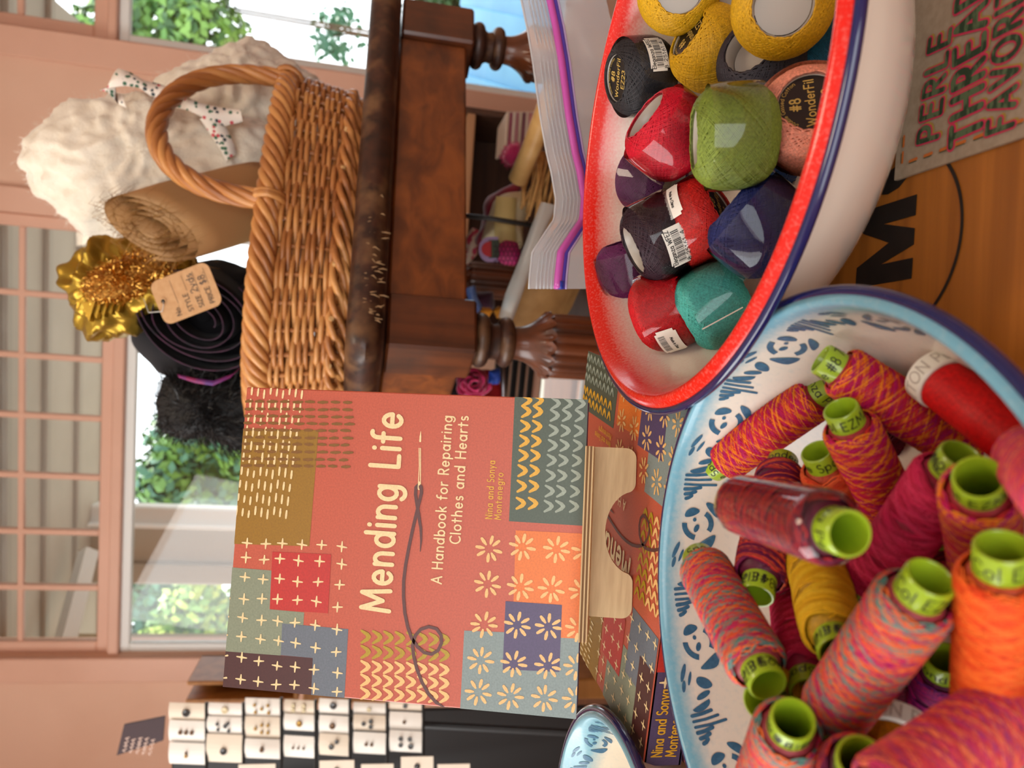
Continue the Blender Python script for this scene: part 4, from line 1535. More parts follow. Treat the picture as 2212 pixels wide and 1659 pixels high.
def collar_text(s, sign):
    mb = MB()
    size = .0040
    rr_ = .00668
    base = SPL + .0019
    w_ = text_width(s) * size
    def f(x, y):
        a = (x - w_ / 2) / rr_
        if sign > 0:
            return Vector((rr_ * math.cos(a), rr_ * math.sin(a), base + y))
        return Vector((rr_ * math.cos(-a), rr_ * math.sin(-a), -base - y))
    text(mb, s, 0, 0, size, .062, f, dense=.0006)
    me = bpy.data.meshes.new('printed_text')
    me.from_pydata([tuple(v) for v in mb.v], [], mb.f)
    me.materials.append(mat('text_black', (24, 30, 14), .5))
    return me
core_me = collar_mesh()
PAL = {
 'sunset': ([(196, 18, 84), (206, 24, 60), (236, 118, 26), (244, 150, 34), (214, 44, 44), (188, 16, 104)], .6, (196, 40, 50)),
 'garnet': ([(96, 22, 56), (190, 30, 50), (210, 46, 56), (104, 30, 74), (186, 40, 60)], .5, (110, 34, 58)),
 'plum': ([(104, 14, 62), (196, 48, 44), (222, 92, 50), (88, 14, 58), (120, 22, 70)], .55, (110, 20, 56)),
 'coral_teal': ([(92, 140, 132), (228, 96, 46), (178, 26, 96), (226, 88, 60), (84, 132, 126), (236, 112, 44), (196, 40, 90)], .55, (190, 70, 80)),
 'crimson': ([(188, 22, 66), (206, 34, 84), (176, 20, 62), (214, 50, 94)], 2.6, (184, 22, 66)),
 'yellow': ([(226, 176, 24), (234, 190, 40), (218, 164, 20)], 3.0, (220, 168, 22)),
 'orange': ([(232, 84, 22), (238, 102, 34), (226, 70, 20), (240, 112, 40)], 2.2, (228, 80, 22)),
 'rust': ([(220, 76, 30), (228, 96, 48), (210, 62, 26)], 2.0, (212, 70, 28)),
 'magenta': ([(166, 10, 96), (104, 18, 104), (196, 16, 90), (84, 14, 84)], 1.1, (120, 12, 84)),
 'blush': ([(228, 84, 78), (206, 50, 104), (238, 120, 84), (214, 60, 72), (180, 60, 110)], .6, (206, 70, 80)),
 'wine': ([(110, 14, 44), (90, 10, 36), (130, 20, 50)], 2.0, (96, 12, 38)),
}
WIND, BODY, TXT = {}, {}, {}
for i, (k, (p_, sg, bc_)) in enumerate(PAL.items()):
    WIND[k] = spool_winding('thread_winding', p_, sg, 10 + i, cyc=5 + i % 3)
body_me = spool_body('thread_core', None)
KB = .955                           # reel size against the drawing above
def spool(label, A, zA, Bp, pal, near=True, face=None, code='EZM25', mode=0, L_=2 * (SPL + CL), group=None):
    L_ = L_ * KB
    A3 = atd(A[0], A[1], zA * KB)
    d = ray(*Bp)
    o_ = CP - A3
    a_, b_, c_ = d.dot(d), 2 * d.dot(o_), o_.dot(o_) - L_ ** 2
    disc = max(0, b_ * b_ - 4 * a_ * c_)
    s_ = (-b_ + (-1 if near else 1) * math.sqrt(disc)) / (2 * a_)
    B3 = CP + d * s_
    ax = (A3 - B3).normalized()
    cen = A3 - ax * (L_ / 2)
    M0 = axis_matrix(cen, ax)
    # turn the printing towards the camera
    vl = M0.to_3x3().inverted() @ (CP - A3)
    spin = math.atan2(vl.y, vl.x) + (face or 0)
    t = thing('thread_spool', label, 'spool', (0, 0, 0), group)
    t.matrix_basis = M0 @ Matrix.Rotation(spin, 4, 'Z') @ Matrix.Scale(KB, 4)
    q = 'Eleganza Perle #8 70y Col ' + code
    w_ = 'Sue Spargo'
    if mode == 1: up, dn = w_, q
    elif mode == 2: up, dn = 'WonderFil', q
    elif mode == 3: up, dn = 'Eleganza', w_
    elif mode == 4: up, dn = 'Perle #8 70y', w_
    elif mode == 5: up, dn = 'Col ' + code, 'Sue Spargo'
    elif mode == 6: up, dn = '70y Col ' + code, 'Thread'
    elif mode == 7: up, dn = 'Eleganza Perle #', 'Sue Spargo'
    else: up, dn = q, w_
    for s, sg in ((up, 1), (dn, -1)):
        if (s, sg) not in TXT:
            TXT[(s, sg)] = collar_text(s, sg)
    for nm, me in (('core', core_me), ('thread_layer', body_me), ('thread_winding', WIND[pal]), ('printed_text', TXT[(up, 1)]), ('printed_text', TXT[(dn, -1)])):
        o = bpy.data.objects.new(nm, me)
        COL.objects.link(o)
        o.parent = t
        if nm == 'thread_layer':
            o.color = lin(tuple(v * .8 for v in PAL[pal][2]))  # under-layer darkened, so shade between the strands is in its colour
    return t
spool('pink and orange variegated spool leaning on the far wall of the blue bowl', (1798, 832), .335, (1540, 1015), 'sunset', False, 0, mode=7)
spool('pink and orange spool lying along the right wall, casting a shadow', (1772, 774), .300, (2155, 1006), 'sunset', False, -.2, mode=4)
spool('pink and orange spool standing with the collar EZM25 up, centre right', (1815, 882), .285, (1968, 1185), 'sunset', False, 0, mode=5)
spool('rust orange spool standing beside the EZM25 spool', (1764, 974), .305, (1905, 1250), 'rust', False, 0, mode=1)
s5 = spool('garnet red spool in glossy clear wrap lying on top of the others', (1836, 1153), .205, (1580, 1084), 'garnet', False, -.3, mode=7)
spool('dark plum and orange spool lying under the clear-wrapped spool', (1692, 992), .345, (1634, 1288), 'plum', True, 0, code='EZM34', mode=2)
spool('teal, coral and pink spool at the left wall of the blue bowl', (1506, 1200), .325, (1660, 1480), 'coral_teal', True, 0, mode=1)
spool('deep crimson spool lying beneath the yellow spool', (1713, 1243), .330, (1748, 1500), 'crimson', True, 0, mode=3)
spool('yellow spool pointing down between crimson and teal coral spools', (1742, 1150), .315, (1812, 1412), 'yellow', True, 0, mode=1)
spool('bright raspberry spool slanting down from the upper right', (2078, 982), .235, (1862, 1288), 'crimson', False, .3, mode=0)
spool('pink and orange spool standing upright near the right side, open collar up', (2114, 1030), .205, (2126, 1240), 'sunset', False, 0, mode=5)
spool('plain orange spool standing nearest the right edge', (2166, 1178), .188, (2140, 1620), 'orange', False, 0, mode=6)
spool('large nearest teal, coral and pink spool lying across the pile', (2012, 1246), .200, (1778, 1566), 'coral_teal', False, 0, mode=6)
spool('pink and teal blush spool at the near left wall, its open collar up', (1714, 1552), .225, (1640, 1720), 'coral_teal', False, 0, mode=0)
spool('spool with its open green collar at the near edge, second from the left wall', (1862, 1640), .205, (1810, 1780), 'plum', False, 0, mode=0)
spool('coral blush spool lying nearest the camera', (1850, 1765), .185, (2290, 1470), 'blush', False, 0, mode=0)
spool('magenta and purple spool standing deep behind the coral blush spool', (2042, 1420), .265, (2010, 1660), 'magenta', False, 0, mode=2)
spool('yellow spool lying low beneath the large teal coral spool', (1640, 1516), .262, (1860, 1440), 'yellow', False, 0, mode=1)
spool('dark wine red spool deep under the right wall spool', (1880, 895), .318, (2015, 1035), 'wine', False, 0, mode=0)
spool('coral blush spool half out of the frame at the right wall', (2222, 985), .225, (2350, 1090), 'blush', True, 0, mode=0)
spool('raspberry spool deep between the upright pink orange and the teal coral spools', (2010, 1130), .27, (2075, 1370), 'crimson', False, 0, mode=0)
spool('plum and orange spool deep beside the amber reel', (1890, 1500), .30, (1950, 1760), 'plum', False, 0, mode=0)
spool('wine red spool deep between the coral blush spool and the left wall', (1830, 1690), .29, (1700, 1560), 'wine', True, 0, mode=2)
spool('dark wine spool deep at the middle of the bowl', (1925, 1410), .29, (1985, 1640), 'wine', False, 0, mode=0)
spool('magenta and purple spool at the very bottom of the near part of the bowl', (1840, 1520), .285, (1990, 1700), 'magenta', False, 0, mode=0)
# clear wrap on the garnet spool
mb = MB(); mb.lathe([(.0085, -SPL - .0005), (SPR + .0004, -SPL + .002), (SPR + .0007, -SPL + .006), (SPR + .0007, SPL - .006), (SPR + .0004, SPL - .002), (.0085, SPL + .0005)], 40, rf=lambda t, z: 1 + .018 * math.sin(7 * t + z * 300) * math.sin(z * 420))
o = mb.build('clear_wrap', film_mat('shiny_clear_wrap', gloss=.01, rough=.05), None, True); o.parent = s5
# two other reels: white-capped
def capped(label, A, zA, Bp, col, near, L_, R_, cap=True):
    L_, R_ = L_ * KB, R_ * KB
    A3 = atd(A[0], A[1], zA * KB)
    d = ray(*Bp); o_ = CP - A3
    a_, b_, c_ = d.dot(d), 2 * d.dot(o_), o_.dot(o_) - L_ ** 2
    s_ = (-b_ + (-1 if near else 1) * math.sqrt(max(0, b_ * b_ - 4 * a_ * c_))) / (2 * a_)
    ax = (A3 - (CP + d * s_)).normalized()
    M0 = axis_matrix(A3 - ax * L_ / 2, ax)
    vl = M0.to_3x3().inverted() @ (CP - A3)
    t = thing('thread_reel', label, 'spool', (0, 0, 0))
    t.matrix_basis = M0 @ Matrix.Rotation(math.atan2(vl.y, vl.x), 4, 'Z')
    h = L_ / 2
    wp = mat('white_plastic_cap', (226, 220, 208), .35)
    for s in (1, -1):
        mb = MB(); mb.lathe([(.003, s * h), (R_ - .0008, s * h), (R_, s * (h - .0008)), (R_, s * (h - .0072)), (R_ - .0006, s * (h - .0078)), (.003, s * (h - .0078))][::s], 48)
        o = mb.build('cap', wp, None, 40); o.parent = t
    mb = MB()
    size = .0044
    s_t = 'COTTON PETITE'
    w_ = text_width(s_t) * size
    def f(x, y):
        a = (x - w_ / 2) / (R_ + .0001)
        return Vector(((R_ + .0001) * math.cos(a), (R_ + .0001) * math.sin(a), h - .0064 + y))
    text(mb, s_t, 0, 0, size, .06, f, dense=.0008)
    o = mb.build('embossed_text', mat('faint_grey_text', (176, 164, 152), .6), None); o.parent = t
    mb = MB()
    pts = []
    q = R_ - .0012
    mb.lathe([(.004, -h + .0078), (q, -h + .0079), (q + .0003, 0), (q, h - .0079), (.004, h - .0078)], 48)
    o = mb.build('thread_layer', thread_mat(), None, True, color=col); o.parent = t
    n = 120 * 22
    tt = np.linspace(0, 120 * 2 * PI, n)
    z = (h - .0083) * np.linspace(-1, 1, n)
    V, F = np_tube(np.c_[(q + .0002) * np.cos(tt), (q + .0002) * np.sin(tt), z], np.c_[np.cos(tt), np.sin(tt), 0 * tt], .00026, 3)
    o = bpy.data.objects.new('thread_winding', np_mesh('thread_winding', V, F, thread_mat())); COL.objects.link(o); o.color = lin(col); o.parent = t
    return t
capped('bright red reel with a white lettered cap against the right wall of the blue bowl', (2008, 806), .278, (2262, 1000), (206, 16, 18), True, .054, .0102)
capped('amber reel with a white cap deep in the near part of the bowl', (1932, 1562), .255, (1905, 1880), (214, 140, 18), True, .05, .0125)

# ================================================================== THREAD BALLS
BR, BHH = .0228, .0195
def ball_shape(z, R_=BR, H_=BHH, e=2.7):
    return R_ * (1 - np.abs(z / H_) ** e) ** (1 / e)
def ball_winding(seed, loops=170, amp=.905, e=2.7):
    n = loops * 40
    t = np.linspace(0, loops * 2 * PI, n)
    q = 1 + (1.0 / loops) * (7 + seed)
    rs = np.random.RandomState(seed)
    am = amp - .05 * np.abs(np.sin(t / (2 * PI) * 1.37))
    z = BHH * am * np.sin(t * q)
    # the path spends less time near the ends so the side stays full
    r_ = ball_shape(z, e=e)
    P = np.c_[r_ * np.cos(t), r_ * np.sin(t), z]
    N_ = np.c_[np.cos(t), np.sin(t), z / BHH]
    N_ /= np.linalg.norm(N_, axis=1)[:, None]
    P = P + N_ * (.0005 * rs.rand(loops + 1)[(t / (2 * PI)).astype(int)])[:, None]
    V, F = np_tube(P, N_, .00052, 3)
    return np_mesh('thread_winding', V, F, thread_mat())
bw = [ball_winding(0, 130), ball_winding(4, 130, .90, 2.6)]
def simple_mesh(name, mb, m, smooth=True):
    me = bpy.data.meshes.new(name)
    me.from_pydata([tuple(v) for v in mb.v], [], mb.f)
    for x in (m if isinstance(m, list) else [m]):
        me.materials.append(x)
    if any(mb.m): me.polygons.foreach_set('material_index', mb.m)
    if smooth: me.polygons.foreach_set('use_smooth', [True] * len(me.polygons))
    return me
zz = [BHH * math.sin(k) for k in np.linspace(-1.10, 1.10, 25)]
mb = MB()
hr = .0136
mb.lathe([(hr, -BHH * .80)] + [(float(ball_shape(np.float64(z))) - .0004, z) for z in zz] + [(hr, BHH * .80)], 40)
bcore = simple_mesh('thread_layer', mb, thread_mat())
mb = MB(); mb.lathe([(hr + .0012, -BHH * .86), (hr, -BHH * .84), (hr - .0006, -BHH * .5), (hr - .0006, BHH * .5), (hr, BHH * .84), (hr + .0012, BHH * .86)], 40)
tube_me = simple_mesh('core_tube', mb, mat('grey_plastic_core', (168, 158, 146), .35))
mb = MB(); mb.lathe([(0, BHH * .40), (hr - .001, BHH * .40)][::-1], 32)
plug_me = simple_mesh('core_floor', mb, mat('grey_plastic_floor', (188, 180, 168), .4))
mb = MB(); mb.lathe([(0, BHH * .80), (hr + .0008, BHH * .80), (hr + .0010, BHH * .77)][::-1], 36)
disc_me = simple_mesh('label_disc', mb, mat('black_label_card', (16, 14, 14), .4), False)
mb = MB()
gold_ink = mat('gold_ink', (196, 164, 84), .4)
DZ = BHH * .80 + .00025
text(mb, 'WonderFil', -.0112, -.0018, .0040, .07, flat(DZ), width=.0224)
text(mb, '#8', -.0032, .0042, .0044, .08, flat(DZ))
text(mb, 'EZ23', -.0050, -.0088, .0040, .08, flat(DZ), width=.0105)
def fr(s, rad, a_c, size):
    w_ = text_width(s) * size
    text(mb, s, 0, 0, size, .06, lambda x, y: Vector(((rad + y) * math.cos(math.radians(a_c) - (x - w_ / 2) / rad), (rad + y) * math.sin(math.radians(a_c) - (x - w_ / 2) / rad), DZ)), dense=.0005)
fr('Double Gassed Cotton', .0112, 90, .0017)
disc_tx = simple_mesh('label_lettering', mb, gold_ink, False)
mb = MB()
mb.lathe([(BR + .0007, -.0118), (BR + .0011, -.0085), (BR + .0012, 0), (BR + .0011, .0085), (BR + .0007, .0118)], 64, rf=lambda t, z: 1 + .006 * math.sin(3 * t + 1) + .004 * math.sin(7 * t + z * 200))
band_me = simple_mesh('film_band', mb, film_mat('clear_ball_band', gloss=.0, rough=.05))
mb = MB()                                       # white paper edge of the band, where it overlaps
for a in (-.05, .0):
    q = BR + .0017
    mb.add([Vector((q * math.cos(a), q * math.sin(a), -.0115)), Vector((q * math.cos(a + .03), q * math.sin(a + .03), -.0115)), Vector((q * math.cos(a + .03), q * math.sin(a + .03), .0115)), Vector((q * math.cos(a), q * math.sin(a), .0115))], [(0, 1, 2, 3)])
    break
tape_me = simple_mesh('band_seam', mb, mat('white_band_seam', (232, 228, 218), .3), False)
def sticker_mesh(kind):
    mb = MB()
    q0 = BR + .0018
    W2, H2 = .0115, .0062                        # half sizes along the girth and along the axis
    cyl = lambda dq: (lambda x, y: Vector(((q0 + dq) * math.cos(x / q0), (q0 + dq) * math.sin(x / q0), y)))
    base = cyl(0)
    ys = [-1, -.8, .8, 1]
    n_ = 14
    for i in range(n_):
        x0, x1 = -W2 + 2 * W2 * i / n_, -W2 + 2 * W2 * (i + 1) / n_
        e = .78 if i in (0, n_ - 1) else 1
        mb.add([base(x0, -H2 * e), base(x1, -H2 * e), base(x1, H2 * e), base(x0, H2 * e)], [(0, 1, 2, 3)])
    f = cyl(.00015)
    if kind == 'bar':
        text(mb, 'Eleganza WFEZ', -W2 * .88, H2 * .42, .0026, .075, f, width=W2 * 1.76, mi=1, dense=.001)
        x = -W2 * .8
        r2 = random.Random(3)
        while x < W2 * .8:
            w_ = r2.choice((.0002, .0003, .0005))
            mb.add([f(x, -H2 * .42), f(x + w_, -H2 * .42), f(x + w_, H2 * .30), f(x, H2 * .30)], [(0, 1, 2, 3)], 1)
            x += w_ + r2.choice((.0003, .0004, .0006))
        text(mb, '8 25161 4', -W2 * .88, -H2 * .86, .0022, .075, f, width=W2 * 1.5, mi=1, dense=.001)
    else:
        text(mb, 'Made in China', -W2 * .5, H2 * .2, .0016, .10, f, width=W2 * 1.0, mi=1, dense=.001)
        x = -W2 * .7
        r2 = random.Random(4)
        while x < W2 * .5:
            mb.add([f(x, -H2 * .8), f(x + .0003, -H2 * .8), f(x + .0003, -H2 * .2), f(x, -H2 * .2)], [(0, 1, 2, 3)], 1)
            x += r2.choice((.0006, .0009))
    return simple_mesh('sticker', mb, [mat('white_sticker', (232, 226, 214), .5), mat('sticker_black', (20, 18, 18), .5)], False)
stick = {'bar': sticker_mesh('bar'), 'china': sticker_mesh('china')}
def ball(label, px, py, dia, ax, col, feats=(), spin=0.0, v=0, push=0.0, dturn=0.0):
    c = atd(px, py, FPX * 2 * BR / dia + push)
    a = (-Uv * ax[0] - Rv * ax[1] + (CP - c).normalized() * ax[2]).normalized()
    M0 = axis_matrix(c, a)
    vl = M0.to_3x3().inverted() @ (CP - c)
    t = thing('thread_ball', label, 'thread ball')
    t.matrix_basis = M0 @ Matrix.Rotation(math.atan2(vl.y, vl.x), 4, 'Z')
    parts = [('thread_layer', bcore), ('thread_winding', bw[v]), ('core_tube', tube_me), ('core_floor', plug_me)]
    if 'disc' in feats: parts += [('label_disc', disc_me), ('label_lettering', disc_tx)]
    if 'band' in feats: parts += [('film_band', band_me)]
    if 'seam' in feats: parts += [('band_seam', tape_me)]
    for k in ('bar', 'china'):
        if k in feats: parts += [('sticker', stick[k])]
    upl = (t.matrix_basis.to_3x3().inverted() @ Uv)
    dspin = math.atan2(upl.y, upl.x) - PI / 2 + dturn
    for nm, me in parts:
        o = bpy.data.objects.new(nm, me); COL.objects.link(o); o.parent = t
        o.color = lin(tuple(v * .62 for v in col) if nm == 'thread_layer' else col)  # inner layer coloured darker to shade the gaps in the winding
        if nm == 'label_lettering':
            o.rotation_euler = (0, 0, dspin)
        elif nm in ('sticker', 'band_seam', 'label_lettering'):
            o.rotation_euler = (0, 0, spin)
    return t
CH, GO = (46, 42, 44), (206, 158, 20)
ball('charcoal ball with a barcode sticker and black end label, leftmost by the far rim', 1384, 165, 158, (-1, .08, .35), CH, ('disc', 'band', 'bar'), .55)
ball('gold ball with open grey core beside the far rim, top left of the pile', 1466, -20, 160, (.05, -.12, 1), GO, (), 0, 0, -.035)
ball('charcoal ball under the two gold balls', 1480, 62, 150, (-.35, -1, .2), (44, 40, 46), (), 0, 1, .02)
ball('gold ball tilted with a dark slit of core, behind the green ball', 1536, 106, 172, (-.72, -.5, .38), GO, ('disc',), 0, 1)
ball('gold ball with wide open grey core nearest the right rim', 1690, 14, 208, (.02, -.05, 1), GO)
ball('charcoal ball with open grey core under the nearest gold ball', 1650, 138, 188, (-.4, -.5, .8), (50, 44, 50), (), 0, 1)
ball('peach pink ball with a black and gold end label', 1746, 262, 214, (.05, -.42, .85), (234, 152, 126), ('disc', 'band'), .3)
ball('olive green ball in a clear band at the middle of the pile', 1584, 296, 216, (1, -.06, .12), (118, 132, 48), ('band',), .5)
ball('crimson ball with a shiny band between charcoal and green balls', 1446, 292, 182, (-.74, -.6, .32), (196, 14, 40), ('band',), .2)
ball('dark purple ball with a shiny band under the crimson ball', 1408, 386, 160, (.75, .2, .55), (84, 18, 70), ('band',), 0, 1, .02)
ball('orange ball with a Made in China sticker at the far wall', 1378, 304, 138, (.25, 1, .15), (222, 112, 42), ('china',), -.45)
ball('near black plum ball with a barcode sticker', 1428, 512, 178, (-.9, .43, .02), (46, 22, 34), ('band', 'bar'), -.35)
ball('bright red ball with a white sticker and EZ23 end label', 1500, 484, 180, (.72, -.45, .52), (218, 42, 36), ('disc', 'band', 'china'), -.8)
ball('navy blue ball with shiny band by the near rim', 1640, 492, 206, (.74, .62, .08), (24, 32, 86), ('band',), 0)
ball('plum purple ball alone against the far wall', 1366, 578, 150, (-.25, -.95, .2), (96, 22, 78), ('band',), 0)
ball('scarlet ball with a barcode sticker at the left end of the pile', 1442, 668, 172, (.85, -.28, .42), (196, 12, 24), ('band', 'china'), .9)
ball('teal ball with white band seams at the left end of the pile', 1545, 660, 180, (.84, -.46, .26), (82, 182, 170), ('band', 'seam'), .35)
ball('peacock blue ball hidden behind the near rim', 1775, 120, 190, (.2, -.9, .2), (10, 92, 120), (), 0, 1, .005)
ball('mid blue ball low under the peach ball', 1690, 372, 180, (.5, .6, .5), (24, 66, 124), (), 0, 0, .015)
ball('purple ball low under the crimson and charcoal balls', 1462, 222, 150, (.5, .5, .6), (78, 22, 92), (), 0, 1, .02)

# ================================================================== BOOKS
BKW, BKH, BKT = .1785, .2090, .0222
CREAM, PEACH = (240, 214, 160), (238, 190, 120)
paper = lambda n_, c: mat('printed_' + n_, c, .42, tuple(int(v * .93) for v in c), 900)
# homography: design-sheet pixels (8 points read off the cover) -> cover coordinates in metres
_src = [(5, 1512), (1770, 1656), (1805, 60), (120, 18)]
_dst = [(0, BKH), (0, 0), (BKW, 0), (BKW, BKH)]
_A, _b = [], []
for (x, y), (s_, t_) in zip(_src, _dst):
    _A += [[x, y, 1, 0, 0, 0, -s_ * x, -s_ * y], [0, 0, 0, x, y, 1, -t_ * x, -t_ * y]]
    _b += [s_, t_]
_h = np.linalg.solve(np.array(_A, float), np.array(_b, float))
def cov(x, y):
    d_ = _h[6] * x + _h[7] * y + 1
    return (min(BKW, max(0, (_h[0] * x + _h[1] * y + _h[2]) / d_)), min(BKH, max(0, (_h[3] * x + _h[4] * y + _h[5]) / d_)))
# local book frame: x across the cover from the spine, y up the cover, z out of the front cover (front cover at z = 0)
def book_proto():
    t = thing('book', '', 'book')
    sal = paper('salmon', (192, 88, 62))
    mb = MB(); mb.box((BKW / 2, BKH / 2, -.0012), (BKW, BKH, .0024), bev=.0006)
    fc = mb.build('front_cover', sal, t)
    mb = MB(); mb.box((BKW / 2, BKH / 2, -BKT + .0012), (BKW, BKH, .0024), bev=.0006)
    mb.build('back_cover', paper('indigo', (74, 62, 96)), t)
    mb = MB(); mb.box((.0012, BKH / 2, -BKT / 2), (.0024, BKH, BKT - .0004), bev=.0006)
    sp = mb.build('spine', paper('indigo', (74, 62, 96)), t)
    mb = MB(); mb.box((BKW / 2, BKH / 2, -BKT / 2), (BKW - .008, BKH - .006, BKT - .005))
    mb.build('page_block', mat('page_paper', (232, 222, 202), .8, (206, 194, 172), 30, stretch=(1, 1, 60)), t)
    def patch(nm, c, polys, lvl):
        mb = MB()
        for poly in polys:
            mb.add([Vector((*cov(x, y), .00012 * lvl)) for x, y in poly], [tuple(range(len(poly)))])
        mb.build(nm, paper(nm, c), fc)
    patch('mustard', (150, 108, 14), [[(100, 222), (476, 226), (433, 803), (50, 795)]], 1)
    patch('sage', (134, 142, 118), [[(38, 912), (247, 926), (238, 1120), (409, 1134), (405, 1199), (300, 1190), (293, 1352), (15, 1333)]], 1)
    patch('red', (190, 44, 36), [[(250, 832), (542, 842), (528, 1137), (238, 1119)]], 2)
    patch('slate', (104, 112, 122), [[(300, 1190), (629, 1215), (612, 1562), (446, 1550), (452, 1362), (293, 1350)]], 1)
    patch('maroon', (74, 34, 32), [[(16, 1333), (453, 1362), (446, 1550), (2, 1515)]], 1)
    patch('forest', (74, 86, 70), [[(1443, 50), (1810, 60), (1797, 686), (1422, 667)]], 1)
    patch('orange', (228, 118, 36), [[(1456, 712), (1797, 725), (1782, 1250), (1688, 1247), (1690, 1082), (1450, 1068)]], 1)
    patch('violet', (80, 66, 104), [[(1410, 1066), (1691, 1082), (1683, 1419), (1400, 1408)]], 2)
    patch('teal_grey', (130, 146, 144), [[(1206, 1216), (1407, 1222), (1400, 1408), (1683, 1419), (1687, 1247), (1782, 1250), (1775, 1660), (1190, 1612)]], 1)
    Z = .00036
    F_ = lambda x, y: Vector((*cov(x, y), Z))
    r = random.Random(11)
    mb = MB()
    cr = [[(125, 790), (218, 793), (300, 790), (397, 795), (495, 795), (595, 803)], [(120, 862), (210, 872), (288, 866), (380, 875), (485, 877), (595, 890)],
          [(115, 960), (205, 970), (287, 966), (376, 980), (478, 980), (585, 993)], [(110, 1070), (200, 1067), (277, 1068), (376, 1072), (470, 1078), (575, 1105)],
          [(104, 1163), (198, 1175), (278, 1178), (364, 1185), (465, 1197), (573, 1217)], [(98, 1258), (193, 1270), (283, 1277), (368, 1287), (467, 1310), (570, 1330)],
          [(100, 1362), (185, 1380), (276, 1403), (366, 1408), (460, 1420), (577, 1435)], [(95, 1473), (182, 1483), (272, 1497), (363, 1498), (460, 1515), (575, 1530)]]
    for row in cr:
        for x, y in row + [(row[0][0] - 88, row[0][1] - 6)]:
            for dx, dy in ((24, 2), (-2, 24)):
                q = r.uniform(-3, 3)
                if x < 40: 
                    if dx > 5: stroke(mb, [(x + 4, y), (x + dx * .7, y + q)], [3, 5], F_)
                    continue
                stroke(mb, [(x - dx, y - dy + q), (x, y), (x + dx, y + dy - q)], [3, 5.5, 3], F_)
    mb.build('cross_stitches', paper('cream', CREAM), fc)
    mb = MB()
    for i in range(9):
        for j in range(10):
            y = 22 + j * 66 + (i % 3) * 9
            x = 150 + i * 31 - .125 * y
            if x < 70 or x > 405 - .1 * y: continue
            l = r.uniform(15, 22)
            stroke(mb, [(x + 2, y - l + 12), (x, y + 12), (x - 2, y + l + 12)], [4, 5.5, 4], F_)
    mb.build('cream_dashes', paper('cream', CREAM), fc)
    mb = MB()
    Z = .00044
    for j, y in enumerate((88, 125, 160, 195, 228, 265, 298, 335, 372, 405)):
        x = 112 + (j % 2) * 6 - .05 * y
        while x < 630:
            l = r.uniform(34, 46)
            stroke(mb, [(x, y + r.uniform(-2, 2)), (x + l * .5, y + r.uniform(-2, 2)), (x + l, y)], [5, 8, 5], F_)
            x += r.uniform(58, 66)
    mb.build('brown_dashes', paper('brown', (128, 84, 22)), fc)
    Z = .00036
    def chev(mb, x, y, s, h, wt):
        stroke(mb, [(x - s, y - h), (x + s * .4, y - h * .45), (x + s * .9, y), (x + s * .4, y + h * .45), (x - s, y + h)], [wt * .6, wt, wt * 1.1, wt, wt * .6], F_)
    mb = MB()
    for x in (715, 772, 828, 885, 942, 998, 1054, 1108):
        for y in (1252, 1328):
            chev(mb, x, y + (x - 715) * .03, 19, 30, 10)
    mb.build('olive_knit', paper('olive', (176, 146, 10)), fc)
    mb = MB()
    for x in (715, 772, 828, 885, 942, 998, 1054, 1108):
        for y in (1402, 1470, 1538):
            chev(mb, x, y + (x - 715) * .03, 19, 28, 10)
    mb.build('cream_knit', paper('peach', PEACH), fc)
    mb = MB()
    for k, y in enumerate((66, 122, 195, 268, 340, 415, 492, 577)):
        for x in (1503 - k * 3.5, 1560 - k * 3):
            chev(mb, x, y, 19, 27, 10)
    mb.build('gold_knit', paper('gold', (222, 168, 40)), fc)
    mb = MB()
    for k, y in enumerate((80, 140, 215, 288, 362, 438, 515, 590)):
        for x in (1645 - k * 4, 1705 - k * 4.5, 1768 - k * 3.6):
            chev(mb, x, y, 19, 27, 9)
    mb.build('grey_knit', paper('grey_green', (150, 162, 146)), fc)
    mb = MB()
    for cx_, cy_ in ((1325, 805), (1490, 795), (1660, 805), (1800, 812), (1320, 982), (1483, 995), (1637, 1003), (1790, 1012), (1305, 1185), (1470, 1185), (1625, 1192), (1775, 1200), (1290, 1365), (1455, 1380), (1625, 1388), (1770, 1392), (1280, 1525), (1440, 1545), (1610, 1552), (1765, 1556)):
        for k in range(8):
            a = math.radians(k * 45 + 10 + r.uniform(-6, 6))
            p = [(cx_ + q * math.cos(a), cy_ + q * math.sin(a)) for q in (26, 44, 62)]
            if p[2][0] > 1788 or p[0][0] > 1780: continue
            stroke(mb, p, [5, 9, 7], F_)
    mb.build('daisy_stitches', paper('peach', PEACH), fc)
    Z = .00052
    mb = MB()
    thr = [(1108, 1606), (1072, 1580), (1035, 1540), (1000, 1480), (972, 1410), (956, 1345), (950, 1295), (962, 1245), (990, 1212), (1030, 1198), (1068, 1208), (1092, 1240), (1094, 1280), (1078, 1316), (1045, 1336), (1008, 1328), (975, 1300), (945, 1255), (925, 1200), (910, 1130), (903, 1050), (903, 970), (912, 890), (928, 800), (946, 710), (962, 640), (976, 580), (988, 530), (985, 500), (972, 492), (960, 505), (958, 540), (966, 590), (976, 650), (986, 710), (988, 770), (984, 822)]
    stroke(mb, thr, [8] * (len(thr) - 3) + [7, 5, 2], F_)
    mb.build('printed_thread', paper('thread_brown', (92, 48, 44)), fc)
    mb = MB()
    for seg, hw in (([(971, 508), (976, 400), (974, 310)], 2.2), ([(982, 508), (982, 400), (981, 310)], 2.2), ([(971, 508), (973, 514), (979, 514), (982, 506)], 2.5), ([(976, 490), (977, 478)], 4)):
        stroke(mb, seg, hw, F_)
    stroke(mb, [(979, 275), (980, 252), (982, 226)], [5, 4.5, 1], F_)
    mb.build('printed_needle', paper('cream', (246, 226, 188)), fc)
